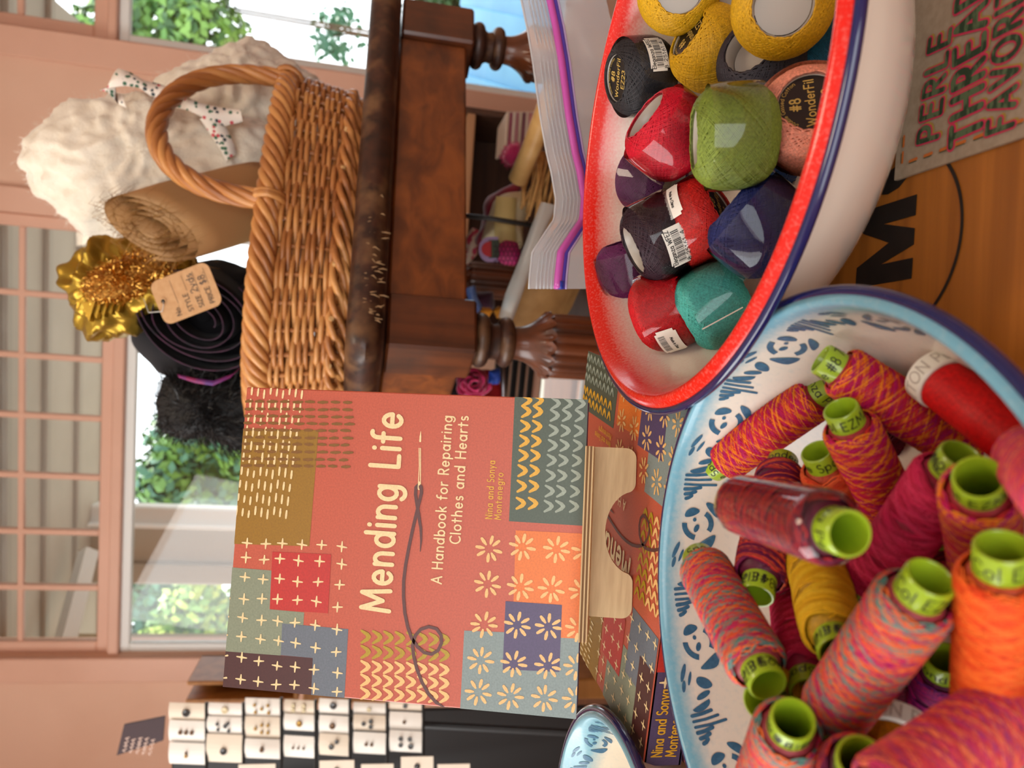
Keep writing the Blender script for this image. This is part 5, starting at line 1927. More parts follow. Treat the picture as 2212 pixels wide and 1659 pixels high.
    def line(mb, s, p0, p1, cap, wt, gap=.16):
        L = math.hypot(p1[0] - p0[0], p1[1] - p0[1])
        ux_, uy_ = (p1[0] - p0[0]) / L, (p1[1] - p0[1]) / L
        vx_, vy_ = uy_, -ux_            # up the letters, towards the left of the sheet
        text(mb, s, 0, 0, cap, wt, lambda a, b: F_(p0[0] + ux_ * a + vx_ * b, p0[1] + uy_ * a + vy_ * b), width=L, gap=gap)
    mb = MB(); line(mb, 'Mending Life', (832, 1128), (888, 142), 140, .078, .20)
    mb.build('title_lettering', paper('cream', (246, 226, 188)), fc)
    mb = MB(); line(mb, 'A Handbook for Repairing', (1090, 983), (1136, 150), 50, .075, .22)
    line(mb, 'Clothes and Hearts', (1180, 783), (1215, 150), 50, .075, .22)
    mb.build('subtitle_lettering', paper('cream', (246, 226, 188)), fc)
    mb = MB(); line(mb, 'Nina and Sonya', (1338, 657), (1350, 368), 33, .07, .24)
    line(mb, 'Montenegro', (1382, 660), (1391, 428), 32, .07, .24)
    mb.build('author_lettering', paper('gold', (222, 168, 60)), fc)
    # spine print: seen from the spine side (outside is -x); runs down the spine from the top of the book
    S_ = lambda u, v: Vector((-.0003, BKH - u, -BKT / 2 + v))
    mb = MB()
    u0, u1 = .056, .150
    mb.add([Vector((-.00015, BKH - u0, -.0012)), Vector((-.00015, BKH - u1, -.0012)), Vector((-.00015, BKH - u1, -BKT + .0012)), Vector((-.00015, BKH - u0, -BKT + .0012))], [(0, 1, 2, 3)])
    mb.build('red', paper('red', (190, 44, 36)), sp)
    mb = MB()
    text(mb, 'Nina and Sonya', .006, .0012, .0058, .07, S_, width=.040)
    text(mb, 'Montenegro', .006, -.0068, .0058, .07, S_, width=.031)
    mb.build('author_lettering', paper('gold', (222, 168, 60)), sp)
    mb = MB()
    for u, v in ((.050, .0045), (.0535, -.003), (.066, .004), (.074, -.002), (.083, .005), (.094, -.003), (.106, .003), (.118, -.001), (.130, .004), (.142, -.003)):
        stroke(mb, [(u - .003, v), (u, v), (u + .003, v)], [.0004, .0008, .0004], S_)
        stroke(mb, [(u, v - .003), (u, v), (u, v + .003)], [.0004, .0008, .0004], S_)
    mb.build('cross_stitches', paper('cream', CREAM), sp)
    return t
book = book_proto()
# the standing copy: leaning back on the little plywood easel
EA, EB = onz(1370, 1335, .068), onz(1370, 975, .068)
eyaw = math.radians(5.5)
exv = Vector((math.cos(eyaw), math.sin(eyaw), 0))
ebk = Vector((-exv.y, exv.x, 0))
lean = math.radians(19)
eup = Vector((0, 0, 1)) * math.cos(lean) + ebk * math.sin(lean)
en = exv.cross(eup)                       # faces the camera
EO = (EA + EB) / 2
def frame(o, ax_, ay_, az_):
    return Matrix(((ax_.x, ay_.x, az_.x, o.x), (ax_.y, ay_.y, az_.y, o.y), (ax_.z, ay_.z, az_.z, o.z), (0, 0, 0, 1)))
off = .006
c0 = EO + en * (off)
def onbk(ix, iy):
    P_ = onplane(ix, iy, c0, en) - c0
    return P_.dot(exv), P_.dot(eup)
bl, br_ = onbk(1250, 1555), onbk(1265, 862)
bx0 = (bl[0] + br_[0] - BKW) / 2
by0 = (bl[1] + br_[1]) / 2
book.matrix_basis = frame(c0 + exv * bx0 + eup * by0, exv, eup, en)
book['label'] = 'upright copy of the mending handbook leaning on the plywood easel'
book['group'] = 'copies of the mending handbook'
# the stack below: face up, spine to the front
syaw = math.radians(-8.4)
sx_ = Vector((math.cos(syaw), math.sin(syaw), 0))
sy_ = Vector((-sx_.y, sx_.x, 0))
SC0 = onz(1387, 1646, .068)
for k, (lab, dx, dy, dyaw) in enumerate((('top copy of the flat stack of handbooks, under the easel', 0, 0, 0), ('middle copy in the flat stack of handbooks', .003, -.002, .012), ('bottom copy in the flat stack of handbooks, on the table', -.002, .001, -.01))):
    c = copy_tree(book)
    c['label'] = lab
    a_ = syaw + dyaw
    X_ = Vector((math.cos(a_), math.sin(a_), 0)); Y_ = Vector((-X_.y, X_.x, 0))
    # cover x (from the spine) points away from us, cover top points left
    o_ = SC0 + X_ * (BKH * .965 + dx - .003) + Y_ * dy
    o_.z = .0675 - k * (BKT + .0001)
    c.matrix_basis = frame(o_, Y_, -X_, Vector((0, 0, 1))) @ Matrix.Diagonal((1, .965, 1, 1))

# plywood easel
ply = mat('birch_plywood', (206, 172, 118), .45, (190, 154, 100), 6, stretch=(3, 60, 60))
def ply_edge():
    m, nt, b = base_mat('plywood_edge')
    tc = nd(nt, 'ShaderNodeTexCoord')
    wv = nd(nt, 'ShaderNodeTexWave', wave_type='BANDS', bands_direction='Y')
    wv.inputs['Scale'].default_value = 190; wv.inputs['Distortion'].default_value = 1.2
    wv.inputs['Detail'].default_value = 2; wv.inputs['Detail Scale'].default_value = 3
    nt.links.new(tc.outputs['Object'], wv.inputs['Vector'])
    cr = nd(nt, 'ShaderNodeValToRGB')
    cr.color_ramp.elements[0].color = lin((96, 64, 34)); cr.color_ramp.elements[1].color = lin((204, 164, 104))
    cr.color_ramp.elements[0].position = .2; cr.color_ramp.elements[1].position = .6
    nt.links.new(wv.outputs['Fac'], cr.inputs[0]); nt.links.new(cr.outputs[0], b.inputs['Base Color'])
    b.inputs['Roughness'].default_value = .7
    return m
plye = ply_edge()
easel = thing('book_easel', 'small plywood book easel with a round notch between its feet', 'easel', tuple(EO))
ew = (EB - EA).length * 1.03
eh = .0275
pts = [(-ew / 2 + .006, 0)] 
half = ew / 2
def cornr(cx, cy, r_, a0, a1): return arc(cx, cy, r_, r_, a0, a1, 6)
pts = cornr(-half + .006, .006, .006, 180, 270) + [(-half + .017, 0)]
pts += arc(-half + .020, .006, .006, .006, 270, 320, 4)[1:]
nr = .0235
pts += arc(0, .0, nr, .0165, 170, 10, 20)
pts += arc(half - .020, .006, .006, .006, 220, 270, 4)
pts += cornr(half - .006, .006, .006, 270, 360)
pts += [(half, eh), (-half, eh)]
M_e = frame(EO, exv, eup, en)
def prism2(mb, poly, M, z0, z1):
    n = len(poly)
    vs = [M @ Vector((x, y, z0)) for x, y in poly] + [M @ Vector((x, y, z1)) for x, y in poly]
    mb.add(vs, [tuple(range(n))[::-1]], 1)
    mb.add(vs, [tuple(range(n, 2 * n))], 1)
    mb.add(vs, [(i, (i + 1) % n, n + (i + 1) % n, n + i) for i in range(n)], 0)
# two sheets would be needed for a concave outline, so build it in strips
mb = MB()
xs = sorted({p[0] for p in pts})
low = [p for p in pts if p[1] < eh - 1e-6]
low.sort(key=lambda p: p[0])
for (x0, y0_), (x1, y1_) in zip(low, low[1:]):
    if x1 - x0 < 1e-7: continue
    q = [(x0, y0_), (x1, y1_), (x1, eh), (x0, eh)]
    vs = [M_e @ Vector((x, y, z)) for z in (-.004, .0) for x, y in q]
    mb.add(vs, [(3, 2, 1, 0), (4, 5, 6, 7), (0, 1, 5, 4)])
vs = [M_e @ Vector((x, y, z)) for z in (-.004, .0) for x, y in ((-half, .006), (-half, eh), (half, eh), (half, .006))]
mb.add(vs, [(0, 1, 5, 4), (2, 3, 7, 6), (1, 2, 6, 5)])
mb.build('foot_board', ply, easel)
lw_ = onbk(1270, 965)[0] - onbk(1270, 1368)[0]
lc_ = (onbk(1270, 965)[0] + onbk(1270, 1368)[0]) / 2
mb = MB(); mb.box((lc_, by0 - .0026, .006), (lw_, .0048, .046), M_e, bev=.0006)
led = mb.build('ledge', ply, easel)
for k in range(5):
    mb = MB(); mb.box((lc_, by0 - .0045 + k * .00096, .0291), (lw_ * (1 - .002 * (k % 2)), .00088 if k % 2 else .0007, .0008 if k % 2 else .0014), M_e)
    mb.build('ply_layer', mat('ply_layer_dark', (120, 84, 48), .8) if k % 2 else ply, led)
mb = MB(); mb.box((0, (by0 + .15) / 2 + .012, -.0215), (ew * .9, .15, .004), M_e, bev=.0006)
mb.build('back_board', ply, easel)

# ================================================================== CARD SIGN
sign = thing('card_sign', 'grey card sign hand lettered in outlined capitals, lying beside the red bowl', 'sign', (.15, .25, 0))
SZ = .0022
s_l0, s_r0 = onz(1930, 390, SZ), onz(1960, 0, SZ)
s_b0 = onz(2212, 345, SZ)
sgx = (s_r0 - s_l0).normalized()
sgy = Vector((-sgx.y, sgx.x, 0))
SW, SH = .118, .098
SO = s_l0 - sgy * SH
greyc = mat('grey_board', (170, 150, 126), .85, (158, 138, 114), 300)
mb = MB(); mb.box((0, 0, 0), (SW, SH, .0020), frame(SO + sgx * SW / 2 + sgy * SH / 2 - Vector((0, 0, .0011)), sgx, sgy, Vector((0, 0, 1))), bev=.0003)
mb.build('card', greyc, sign)
def sg(x, y, d=.0003):
    return SO + sgx * x + sgy * y + Vector((0, 0, d))
def sgpix(ix, iy):
    P_ = onz(ix, iy, SZ) - SO
    return P_.dot(sgx), P_.dot(sgy)
lines = [('PERLE', (2028, 298), (2056, 62), 42, 50), ('THREADS', (2120, 290), (2132, 4), 62, 66), ('FAVORITE', (2190, 272), (2210, 20), 54, 66)]
hatch = mat('green_hatch_marker', (36, 58, 34), .7, (86, 104, 70), 130, stretch=(1, 3, 1), contrast=(.45, .55))
for s, p0, p1, c_px, _ in lines:
    a_, b_ = sgpix(*p0), sgpix(*p1)
    top = sgpix(p0[0] - c_px, p0[1])
    cap = (top[1] - a_[1])
    L = b_[0] - a_[0]
    k = {'PERLE': 5, 'THREADS': 5, 'FAVORITE': 5}[s]
    wsub = text_width(s[:k] if s != 'THREADS' else 'THREA', .30) * cap
    full = text_width(s, .30) * cap * (L / wsub)
    y = a_[1]
    ang = math.atan2(b_[1] - a_[1], L)
    def fn(d, ox=0, oy=0):
        return lambda u, v: sg(a_[0] + u * math.cos(ang) - v * math.sin(ang) + ox, y + u * math.sin(ang) + v * math.cos(ang) + oy, d)
    for nm, d, wt, m_, ox, oy in (('yellow_shadow', .0003, .14, mat('yellow_pencil', (168, 136, 58), .8), .0006, -.0008), ('pink_outline', .00045, .15, mat('pink_marker', (206, 44, 84), .7), 0, 0), ('dark_fill', .0006, .095, hatch, 0, 0)):
        rnd.seed(len(s))
        mb = MB(); text(mb, s, 0, 0, cap, wt, fn(d, ox, oy), width=full, gap=.30, jitter=.012)
        mb.build(nm, m_, sign)
om = mat('orange_pencil', (196, 104, 36), .8)
mb = MB(); mk = MB()
for ix, iy in ((1952, 340), (1968, 300), (1972, 228), (1977, 185), (1985, 138), (1993, 85), (2000, 40)):
    x, y = sgpix(1962 + (1659 - 0) * 0, iy)
    x = sgpix(ix, iy)[0]
    y = SH - .0052
    stroke(mb, [(x - .0022, y), (x + .0022, y)], .0006, lambda u, v: sg(u, v))
    stroke(mk, [(x - .0022, y + .0007), (x + .0018, y + .0007)], .0002, lambda u, v: sg(u, v, .0004))
for k in range(10):
    y = SH - .010 - k * .0088
    stroke(mb, [(.0058, y), (.0060, y - .004)], .0007, lambda u, v: sg(u, v))
    stroke(mk, [(.0050, y + .0003), (.0051, y - .004)], .0002, lambda u, v: sg(u, v, .0004))
mb.build('orange_stitch_marks', om, sign)
mk.build('green_stitch_marks', mat('green_pencil', (64, 76, 40), .8), sign)

# ================================================================== ZIP BAG
zb = thing('zip_bag', 'clear plastic zip bag with a purple and blue zip, behind the red bowl', 'bag', tuple(at(1280, 300, .60)))
rows_ = [(-60, 1108, .66), (0, 1125, .66), (60, 1138, .655), (130, 1150, .645), (250, 1166, .635), (330, 1180, .63), (370, 1190, .625), (430, 1200, .62), (475, 1196, .615), (510, 1172, .605), (545, 1149, .60), (600, 1143, .597), (624, 1142, .596)]
def bagpt(iy, off_px, dY=0.0):
    for (a, x0, Y0), (b, x1, Y1) in zip(rows_, rows_[1:]):
        if a <= iy <= b:
            t = (iy - a) / (b - a); t2 = t
            return at(x0 + (x1 - x0) * t2 + off_px, iy, Y0 + (Y1 - Y0) * t2 + dY)
    return at(rows_[-1][1] + off_px, iy, rows_[-1][2] + dY)
iys = [-60 + 684 * i / 70 for i in range(71)]
def zip_off(iy):
    return 66 + max(0, (iy - 520)) * -.02 if iy > 440 else 66
filmm = film_mat('zip_bag_film', (248, 252, 255), gloss=.16, milk=.40, rough=.16)
for nm, dY, bot in (('front_film', 0.0, 185), ('back_film', .012, 185)):
    mb = MB()
    offs = [0, 20, 45, 66, 80, 100, 125, 150, bot]
    vs = []
    for iy in iys:
        for k, o_ in enumerate(offs):
            rp_ = .004 * noise.noise(Vector((iy * .012, o_ * .02, dY * 100)))
            vs.append(bagpt(iy, o_, dY + rp_ + (.010 if dY else -.008) * max(0, (o_ - 70) / 115)))
    W_ = len(offs)
    fs = [(i * W_ + k, i * W_ + k + 1, (i + 1) * W_ + k + 1, (i + 1) * W_ + k) for i in range(len(iys) - 1) for k in range(W_ - 1)]
    mb.add(vs, fs)
    mb.build(nm, filmm, zb, True)
ridge_m = film_mat('zip_bag_ridge', (245, 248, 250), gloss=.2, milk=.6, rough=.1)
for k, o_ in enumerate((1, 17, 25, 33, 41, 49)):
    mb = MB(); mb.tube([bagpt(iy, o_, -.001) for iy in iys], .0007 if k else .0010, 6)
    mb.build('film_ridge', ridge_m, zb, True)
for nm, o_, r_, c_ in (('zip_track', 63, .0034, (196, 84, 172)), ('zip_slider_line', 74, .0019, (84, 64, 170)), ('zip_track', 80, .0012, (196, 170, 214))):
    mb = MB(); mb.tube([bagpt(iy, o_, -.002) for iy in iys], r_, 8)
    mb.build(nm, mat('zip_' + str(o_), c_, .25, coat=.3), zb, True)
mb = MB(); mb.tube([bagpt(iy, 69, -.003) for iy in (608, 614, 620, 624)], .0026, 8)
mb.build('zip_end_clip', mat('zip_blue', (44, 60, 160), .3), zb, True)

# ================================================================== BUTTON CARD RACK
RY = 1.55
rack = thing('button_rack', 'black tiered rack holding white cards of buttons, at the left wall', 'rack', tuple(at(1000, 1600, RY + .1)))
rkm = mat('black_rack_steel', (16, 14, 14), .5)
pA, pB = at(350, 1515, RY + .14), at(1090, 1500, RY + .02)
def pxm(dx): return dx / FPX * RY
r0 = at(360, 1590, RY + .10); r1 = at(960, 1590, RY + .04)
xL = at(600, 1665, RY).x - .12; xR = at(600, 1536, RY + .19).x
mb = MB()
zt, zb_ = at(376, 1590, RY + .19).z, FLOOR + .35
mb.box(((xL + xR) / 2, RY + .19, (zt + zb_) / 2), (xR - xL, .012, zt - zb_), bev=.003)
mb.build('back_panel', rkm, rack)
for x in (xL, xR):
    mb = MB(); mb.tube([(x, RY + .20, zt), (x, RY + .02, zb_)], .008, 8); mb.build('side_rail', rkm, rack)
cardm = mat('white_button_card', (236, 230, 220), .6)
cardm2 = mat('ivory_button_card', (226, 212, 192), .6)
sleeve = film_mat('card_sleeve_film', gloss=.05, rough=.1)
btnc = [mat('black_button', (24, 20, 20), .25, coat=.4), mat('brass_button', (150, 116, 60), .3, metal=.8), mat('bronze_button', (92, 66, 44), .3, metal=.6), mat('pearl_button', (206, 190, 150), .25, coat=.5)]
names = ['black', 'brass', 'bronze', 'pearl']
# (top ix, bottom ix, iy of the columns' right edges, pattern of the buttons)
cells = [
 (366, 444, [(1520, 1558, [(0, 0, 9, 0)]), (1558, 1604, [(-13, 0, 5, 2), (0, 0, 5, 2), (13, 0, 5, 2)]), (1606, 1652, [(0, -3, 4, 1), (0, 4, 3, 2)])]),
 (447, 524, [(1520, 1550, [(3, 2, 8, 3)]), (1550, 1588, [(-14, 6, 4, 0), (-12, -6, 4, 0), (4, 2, 5, 0), (10, 8, 4, 0), (12, -8, 4, 0)]), (1588, 1648, [(0, -4, 8, 0)])]),
 (530, 606, [(1510, 1550, [(-16, 8, 4, 1), (-14, -8, 4, 1), (0, 0, 4, 1), (14, 8, 4, 1), (16, -8, 4, 1)]), (1550, 1596, [(-14, 0, 4, 1), (0, 8, 4, 1), (0, -8, 4, 1), (14, 8, 4, 1), (14, -8, 4, 1)]), (1598, 1640, [(0, 0, 5, 2), (0, 5, 3, 2)])]),
 (614, 680, [(1514, 1545, [(-12, 6, 5, 3), (-12, -4, 5, 3), (12, 6, 5, 3), (12, -4, 5, 3)]), (1545, 1580, [(2, 0, 7, 1)]), (1592, 1638, [(-12, 0, 3, 2), (0, 0, 3, 2), (12, 0, 3, 2)])]),
 (690, 754, [(1512, 1544, [(0, 4, 8, 0)]), (1548, 1588, [(-2, 0, 7, 2)]), (1588, 1634, [(8, 10, 5, 0), (-4, -2, 6, 0)])]),
 (764, 834, [(1520, 1544, [(0, 0, 5, 3)]), (1546, 1580, [(-12, 0, 5, 0), (4, 6, 5, 0), (4, -6, 5, 0)]), (1584, 1630, [(-6, 0, 4, 2), (6, 0, 4, 2)])]),
 (842, 912, [(1512, 1536, [(0, 0, 5, 0)]), (1540, 1578, [(-2, 0, 4, 2)]), (1580, 1626, [(-10, 8, 5, 0), (-10, -6, 5, 0), (10, 8, 5, 0), (12, -8, 6, 0)])]),
]
ordn = ['top', 'second', 'third', 'fourth', 'fifth', 'sixth', 'lowest full']
coln = ['right-hand', 'middle', 'left-hand']
rr = random.Random(6)
for i, (x0, x1, cols) in enumerate(cells):
    Yc = RY + .13 - i * .02
    for j, (y0_, y1_, bts) in enumerate(cols):
        Yk = Yc - j * .006
        p00, p01, p10 = at(x1, y1_, Yk), at(x1, y0_, Yk), at(x0, y1_, Yk + .02)
        ux_ = (p01 - p00); wd = ux_.length; ux_.normalize()
        uy_ = (p10 - p00); uy_ = uy_ - ux_ * uy_.dot(ux_); hg = uy_.length; uy_.normalize()
        un = ux_.cross(uy_)
        c = thing('button_card', 'white card with %d %s button%s, %s row of the rack, %s' % (len(bts), names[bts[0][3]], '' if len(bts) == 1 else 's', ordn[i], coln[j]), 'button card', tuple(p00), 'button cards in the black rack')
        mb = MB()
        n_ = 6
        vs = []
        for a in range(n_ + 1):
            for b in (0, 1):
                bow = .004 * math.sin(PI * a / n_)
                vs.append(p00 + ux_ * wd * a / n_ + uy_ * hg * b + un * bow)
        vs += [v - un * .0012 for v in vs]
        q = 2 * (n_ + 1)
        fs = []
        for a in range(n_):
            fs += [(2 * a, 2 * a + 2, 2 * a + 3, 2 * a + 1), (q + 2 * a, q + 2 * a + 1, q + 2 * a + 3, q + 2 * a + 2), (2 * a, q + 2 * a, q + 2 * a + 2, 2 * a + 2), (2 * a + 1, 2 * a + 3, q + 2 * a + 3, q + 2 * a + 1)]
        fs += [(0, 1, q + 1, q), (2 * n_, q + 2 * n_, q + 2 * n_ + 1, 2 * n_ + 1)]
        mb.add(vs, fs)
        mb.build('card', cardm if (i + j) % 3 else cardm2, c)
        # bx is along the picture's x (down the card), by along the picture's y
        mid = p00 + ux_ * wd / 2 + uy_ * hg / 2 + un * .006
        for bx_, by_, br2, bm in bts:
            ctr = mid - uy_ * (bx_ / FPX * RY) + ux_ * (by_ / FPX * RY)
            mb = MB()
            rad = br2 / FPX * RY
            mb.lathe([(0, .0016), (rad * .55, .0014), (rad * .7, .0022), (rad * .9, .0020), (rad, .0008), (rad * .9, 0)][::-1], 16, Matrix.Translation(ctr) @ un.to_track_quat('Z', 'Y').to_matrix().to_4x4())
            mb.build('button', btnc[bm], c, True)
# the next tier down, only its top edge in the frame
for k, (x0, x1) in enumerate(((515, 595), (690, 765), (780, 850), (866, 936), (945, 1015))):
    Yk = RY - .03 - k * .01
    t0 = (1650, 1642, 1650, 1634, 1650)[k]
    p00, p01, p10 = at(x1, t0 + 46, Yk), at(x1, t0, Yk), at(x0, t0 + 46, Yk + .01)
    ux_ = (p01 - p00); wd = ux_.length; ux_.normalize()
    uy_ = (p10 - p00); uy_ = uy_ - ux_ * uy_.dot(ux_); hg = uy_.length; uy_.normalize()
    un = ux_.cross(uy_)
    c = thing('button_card', 'ivory button card at the lower frame edge, %s from the top' % ('first second third fourth fifth'.split()[k]), 'button card', tuple(p00), 'button cards in the black rack')
    mb = MB(); mb.prism([(0, 0), (wd, 0), (wd, hg), (0, hg)], p00, ux_, uy_, -un, .0014)
    mb.build('card', cardm2, c)
    mb = MB(); rad = .006
    mb.lathe([(0, .0016), (rad * .7, .0022), (rad, .0008), (rad * .9, 0)][::-1], 14, Matrix.Translation(p00 + ux_ * wd * .55 + uy_ * hg / 2 + un * .001) @ un.to_track_quat('Z', 'Y').to_matrix().to_4x4())
    mb.build('button', btnc[0], c, True)
# ledges of the rack under each row of cards
for i, (x0, x1, cols) in enumerate(cells):
    Yc = RY + .13 - i * .02
    a = at(x1 + 2, cols[-1][1] + 4, Yc - .016); b = at(x1 + 2, cols[0][0] - 3, Yc - .002)
    mb = MB(); mb.tube([a + Vector((-.05, 0, 0)), a, b], .0035, 6); mb.build('ledge', rkm, rack)

# dark sign with pale lettering on top of the rack
ds = thing('dark_sign', 'dark brown sign with rows of pale lettering beside the button cards', 'sign', tuple(at(300, 1600, RY + .2)))
dc = [at(x, y, RY + .2) for x, y in ((252, 1632), (352, 1600), (356, 1548), (268, 1566))]
dx_ = (dc[3] - dc[0]); dW = dx_.length; dx_.normalize()
dy_ = (dc[0] - dc[1]); dy_ = dy_ - dx_ * dy_.dot(dx_); dH = dy_.length; dy_.normalize()
dn = dx_.cross(dy_)
mb = MB(); mb.add([p_ for p_ in dc] + [p_ - dn * .006 for p_ in dc], [(0, 1, 2, 3), (7, 6, 5, 4), (0, 4, 5, 1), (1, 5, 6, 2), (2, 6, 7, 3), (3, 7, 4, 0)])
mb.build('board', mat('dark_brown_board', (58, 34, 38), .6), ds)
mb = MB()
r = random.Random(2)
for k in range(5):
    y = -.014 - k * (dH - .02) / 5
    x = .010
    while x < dW - .024:
        l = r.uniform(.003, .007)
        stroke(mb, [(x, y), (x + l * .4, y + .004), (x + l, y - .002)], .0011, lambda u, v: dc[0] + dx_ * u + dy_ * v + dn * .0006)
        x += l + r.uniform(.002, .004)
mb.build('pale_lettering', mat('pale_sign_paint', (206, 176, 160), .6), ds)

# open wooden box behind the book
wb = thing('wooden_box', 'open brown wooden box behind the button cards, by the pink wall', 'box', tuple(at(500, 1490, 1.95)))
wm_ = wood_mat('box_wood', (150, 96, 44), (176, 118, 60), 4, 'x', .5, 10)
b0 = at(402, 1518, 1.9); b1 = at(412, 1470, 1.9)
bw_ = b1.x - b0.x
zt_, zb2 = b0.z, at(640, 1500, 1.9).z
for (c_, d_) in (((b0.x + bw_ / 2, 2.06, (zt_ + zb2) / 2), (bw_, .012, zt_ - zb2)), ((b0.x + .005, 1.98, (zt_ + zb2) / 2), (.010, .17, zt_ - zb2)), ((b1.x - .005, 1.98, (zt_ + zb2) / 2), (.010, .17, zt_ - zb2)), ((b0.x + bw_ / 2, 1.98, zb2), (bw_, .17, .012))):
    mb = MB(); mb.box(c_, d_, bev=.002); mb.build('panel', wm_, wb)
mb = MB(); mb.box((b0.x + bw_ / 2, 1.99, (zb2 + FLOOR) / 2 - .008), (bw_, .22, zb2 - FLOOR - .018), bev=.004)
tag(mb.build('wooden_stand', wm_, None), 'plain brown wooden stand under the open wooden box', 'stand')

# ================================================================== GOODS UNDER THE ANTIQUE TABLE
# low bookcase against the wall, seen below the apron
bcs = thing('bookcase', 'dark brown bookcase with a light shelf edge behind the table, below the window', 'bookcase', tuple(at(1080, 350, 2.5)))
bkm = wood_mat('bookcase_dark_wood', (66, 40, 26), (84, 54, 36), 4, 'x', .55, 8)
bkl = wood_mat('bookcase_light_edge', (168, 124, 88), (186, 142, 104), 4, 'x', .5, 8)
cA, cB = at(1010, 243, 2.45), at(1004, 500, 2.45)
ztop = cA.z
def bb(nm, x0, x1, y0_, y1_, z0, z1, m_):
    mb = MB(); mb.box(((x0 + x1) / 2, (y0_ + y1_) / 2, (z0 + z1) / 2), (x1 - x0, y1_ - y0_, z1 - z0), bev=.003)
    return mb.build(nm, m_, bcs)
x0_, x1_ = cB.x - .35, cA.x
bb('back_panel', x0_, x1_, 2.72, 2.74, FLOOR, ztop + .25, bkm)
bb('shelf', x0_, x1_, 2.45, 2.72, ztop - .028, ztop, bkl)
bb('shelf', x0_, x1_, 2.45, 2.72, FLOOR + .1, FLOOR + .13, bkm)
bb('side_panel', x1_, x1_ + .02, 2.45, 2.74, FLOOR, ztop + .25, bkm)
bb('side_panel', x0_ - .02, x0_, 2.45, 2.74, FLOOR, ztop + .25, bkm)
bb('top_board', x0_ - .02, x1_ + .02, 2.44, 2.74, ztop + .25, ztop + .275, bkm)
cols_ = [((110, 170, 170), 'pale teal'), ((226, 176, 70), 'mustard'), ((60, 60, 66), 'charcoal'), ((190, 60, 50), 'red'), ((220, 170, 60), 'yellow'), ((90, 110, 150), 'blue')]
for k, (c_, nm) in enumerate(cols_):
    x = x1_ - .06 - k * .075
    mb = MB(); mb.box((x, 2.55, ztop + .06 + .008 * (k % 3)), (.055, .12, .115 + .016 * (k % 3)), bev=.006)
    bxx = mb.build('body', mat('box_' + nm.replace(' ', '_'), c_, .6), None)
    t_ = thing('notion_box', nm + ' box on the bookcase shelf just under the table apron', 'box', (x, 2.55, ztop), 'small boxes on the bookcase shelf')
    bxx.parent = t_; bxx.matrix_parent_inverse = WM(t_).inverted()
    mb = MB(); mb.box((x, 2.55, ztop + .128 + .016 * (k % 3)), (.057, .122, .016), bev=.003)
    l_ = mb.build('lid', mat('box_lid_' + nm.replace(' ', '_'), tuple(int(v * .85) for v in c_), .6), t_)
# pile of magazines
rr = random.Random(9)
for k in range(9):
    c = at(1093 + k * 7.0, 282, 2.30)
    col = [(208, 190, 172), (150, 80, 100), (214, 200, 184), (176, 120, 130), (196, 180, 160), (120, 70, 84), (206, 186, 170), (188, 120, 120), (140, 110, 90)][k]
    nmk = ['beige', 'plum', 'cream', 'rose', 'sand', 'wine', 'ivory', 'pink', 'taupe'][k]
    M = Matrix.Translation(c) @ Matrix.Rotation(rr.uniform(-.06, .06), 4, 'Z')
    t_ = thing('magazine', nmk + ' backed magazine in the pile beside the bookcase, number %s from the top' % 'one two three four five six seven eight nine'.split()[k], 'magazine', tuple(c), 'pile of magazines')
    mb = MB(); mb.box((0, .06, 0), (.10, .16, .0085), M, bev=.002); o = mb.build('cover', mat('magazine_' + nmk, col, .5), t_)
    mb = MB(); mb.box((.003, .062, 0), (.099, .16, .0055), M); mb.build('pages', mat('magazine_pages', (226, 216, 204), .8), t_)
mb = MB(); c = at(1093 + 9 * 7.0 - 2, 282, 2.30)
mb.box((c.x - .0, 2.36, (c.z + FLOOR) / 2 - .004), (.13, .16, c.z - FLOOR - .012), bev=.004)
tag(mb.build('wooden_crate', bkm, None), 'dark wooden crate under the pile of magazines', 'crate')

# trug of haberdashery: goods stand in a wire basket between the table legs
GY = 1.45
def soft(name, label, cat, outline, Y, T, m_, nz=.006, sc=30, part='body', n=60, K=12, par=None):
    t_ = thing(name, label, cat, tuple(at(*outline[0], Y)))
    vs, fs, c = inflate(outline, Y, T, n, K, lambda v: nz * noise.noise(v * sc))
    mb = MB(); mb.add(vs, fs); mb.build(part, m_, t_, True)
    return t_, vs, c
felt = mat('hot_pink_felt', (226, 52, 120), .9, (206, 36, 100), 20, sheen=.4)
felt2 = mat('deep_pink_felt', (190, 26, 90), .9, (160, 18, 74), 30, sheen=.4)
pom, pv, pc2 = soft('pompom', 'bright pink wool pompom beside the wooden dowel under the table', 'pompom', [(1085, 345), (1087, 325), (1100, 312), (1118, 310), (1124, 330), (1118, 352), (1100, 360)], GY + .1, .03, felt)
fuzz('wool', pv, pc2, pom, felt, 900, .006, .0006, 0, 3)
# dowel
dw = thing('wooden_dowel', 'thick pale wooden rod slanting up behind the zip bag', 'rod', tuple(at(1112, 385, GY - .15)))
dwm = wood_mat('dowel_wood', (196, 150, 88), (212, 168, 106), 4, 'z', .45, 10)
mb = MB(); mb.tube([at(1118, 388, GY - .15), at(1146, 325, GY - .2), at(1186, 218, GY - .28), at(1200, 180, GY - .3)], .0165, 20)
mb.build('rod', dwm, dw, True)
mb = MB(); mb.tube([at(1128, 328, GY - .2), at(1160, 338, GY - .2)], .004, 8); mb.build('joint_band', mat('dowel_joint', (150, 104, 54), .6), dw)
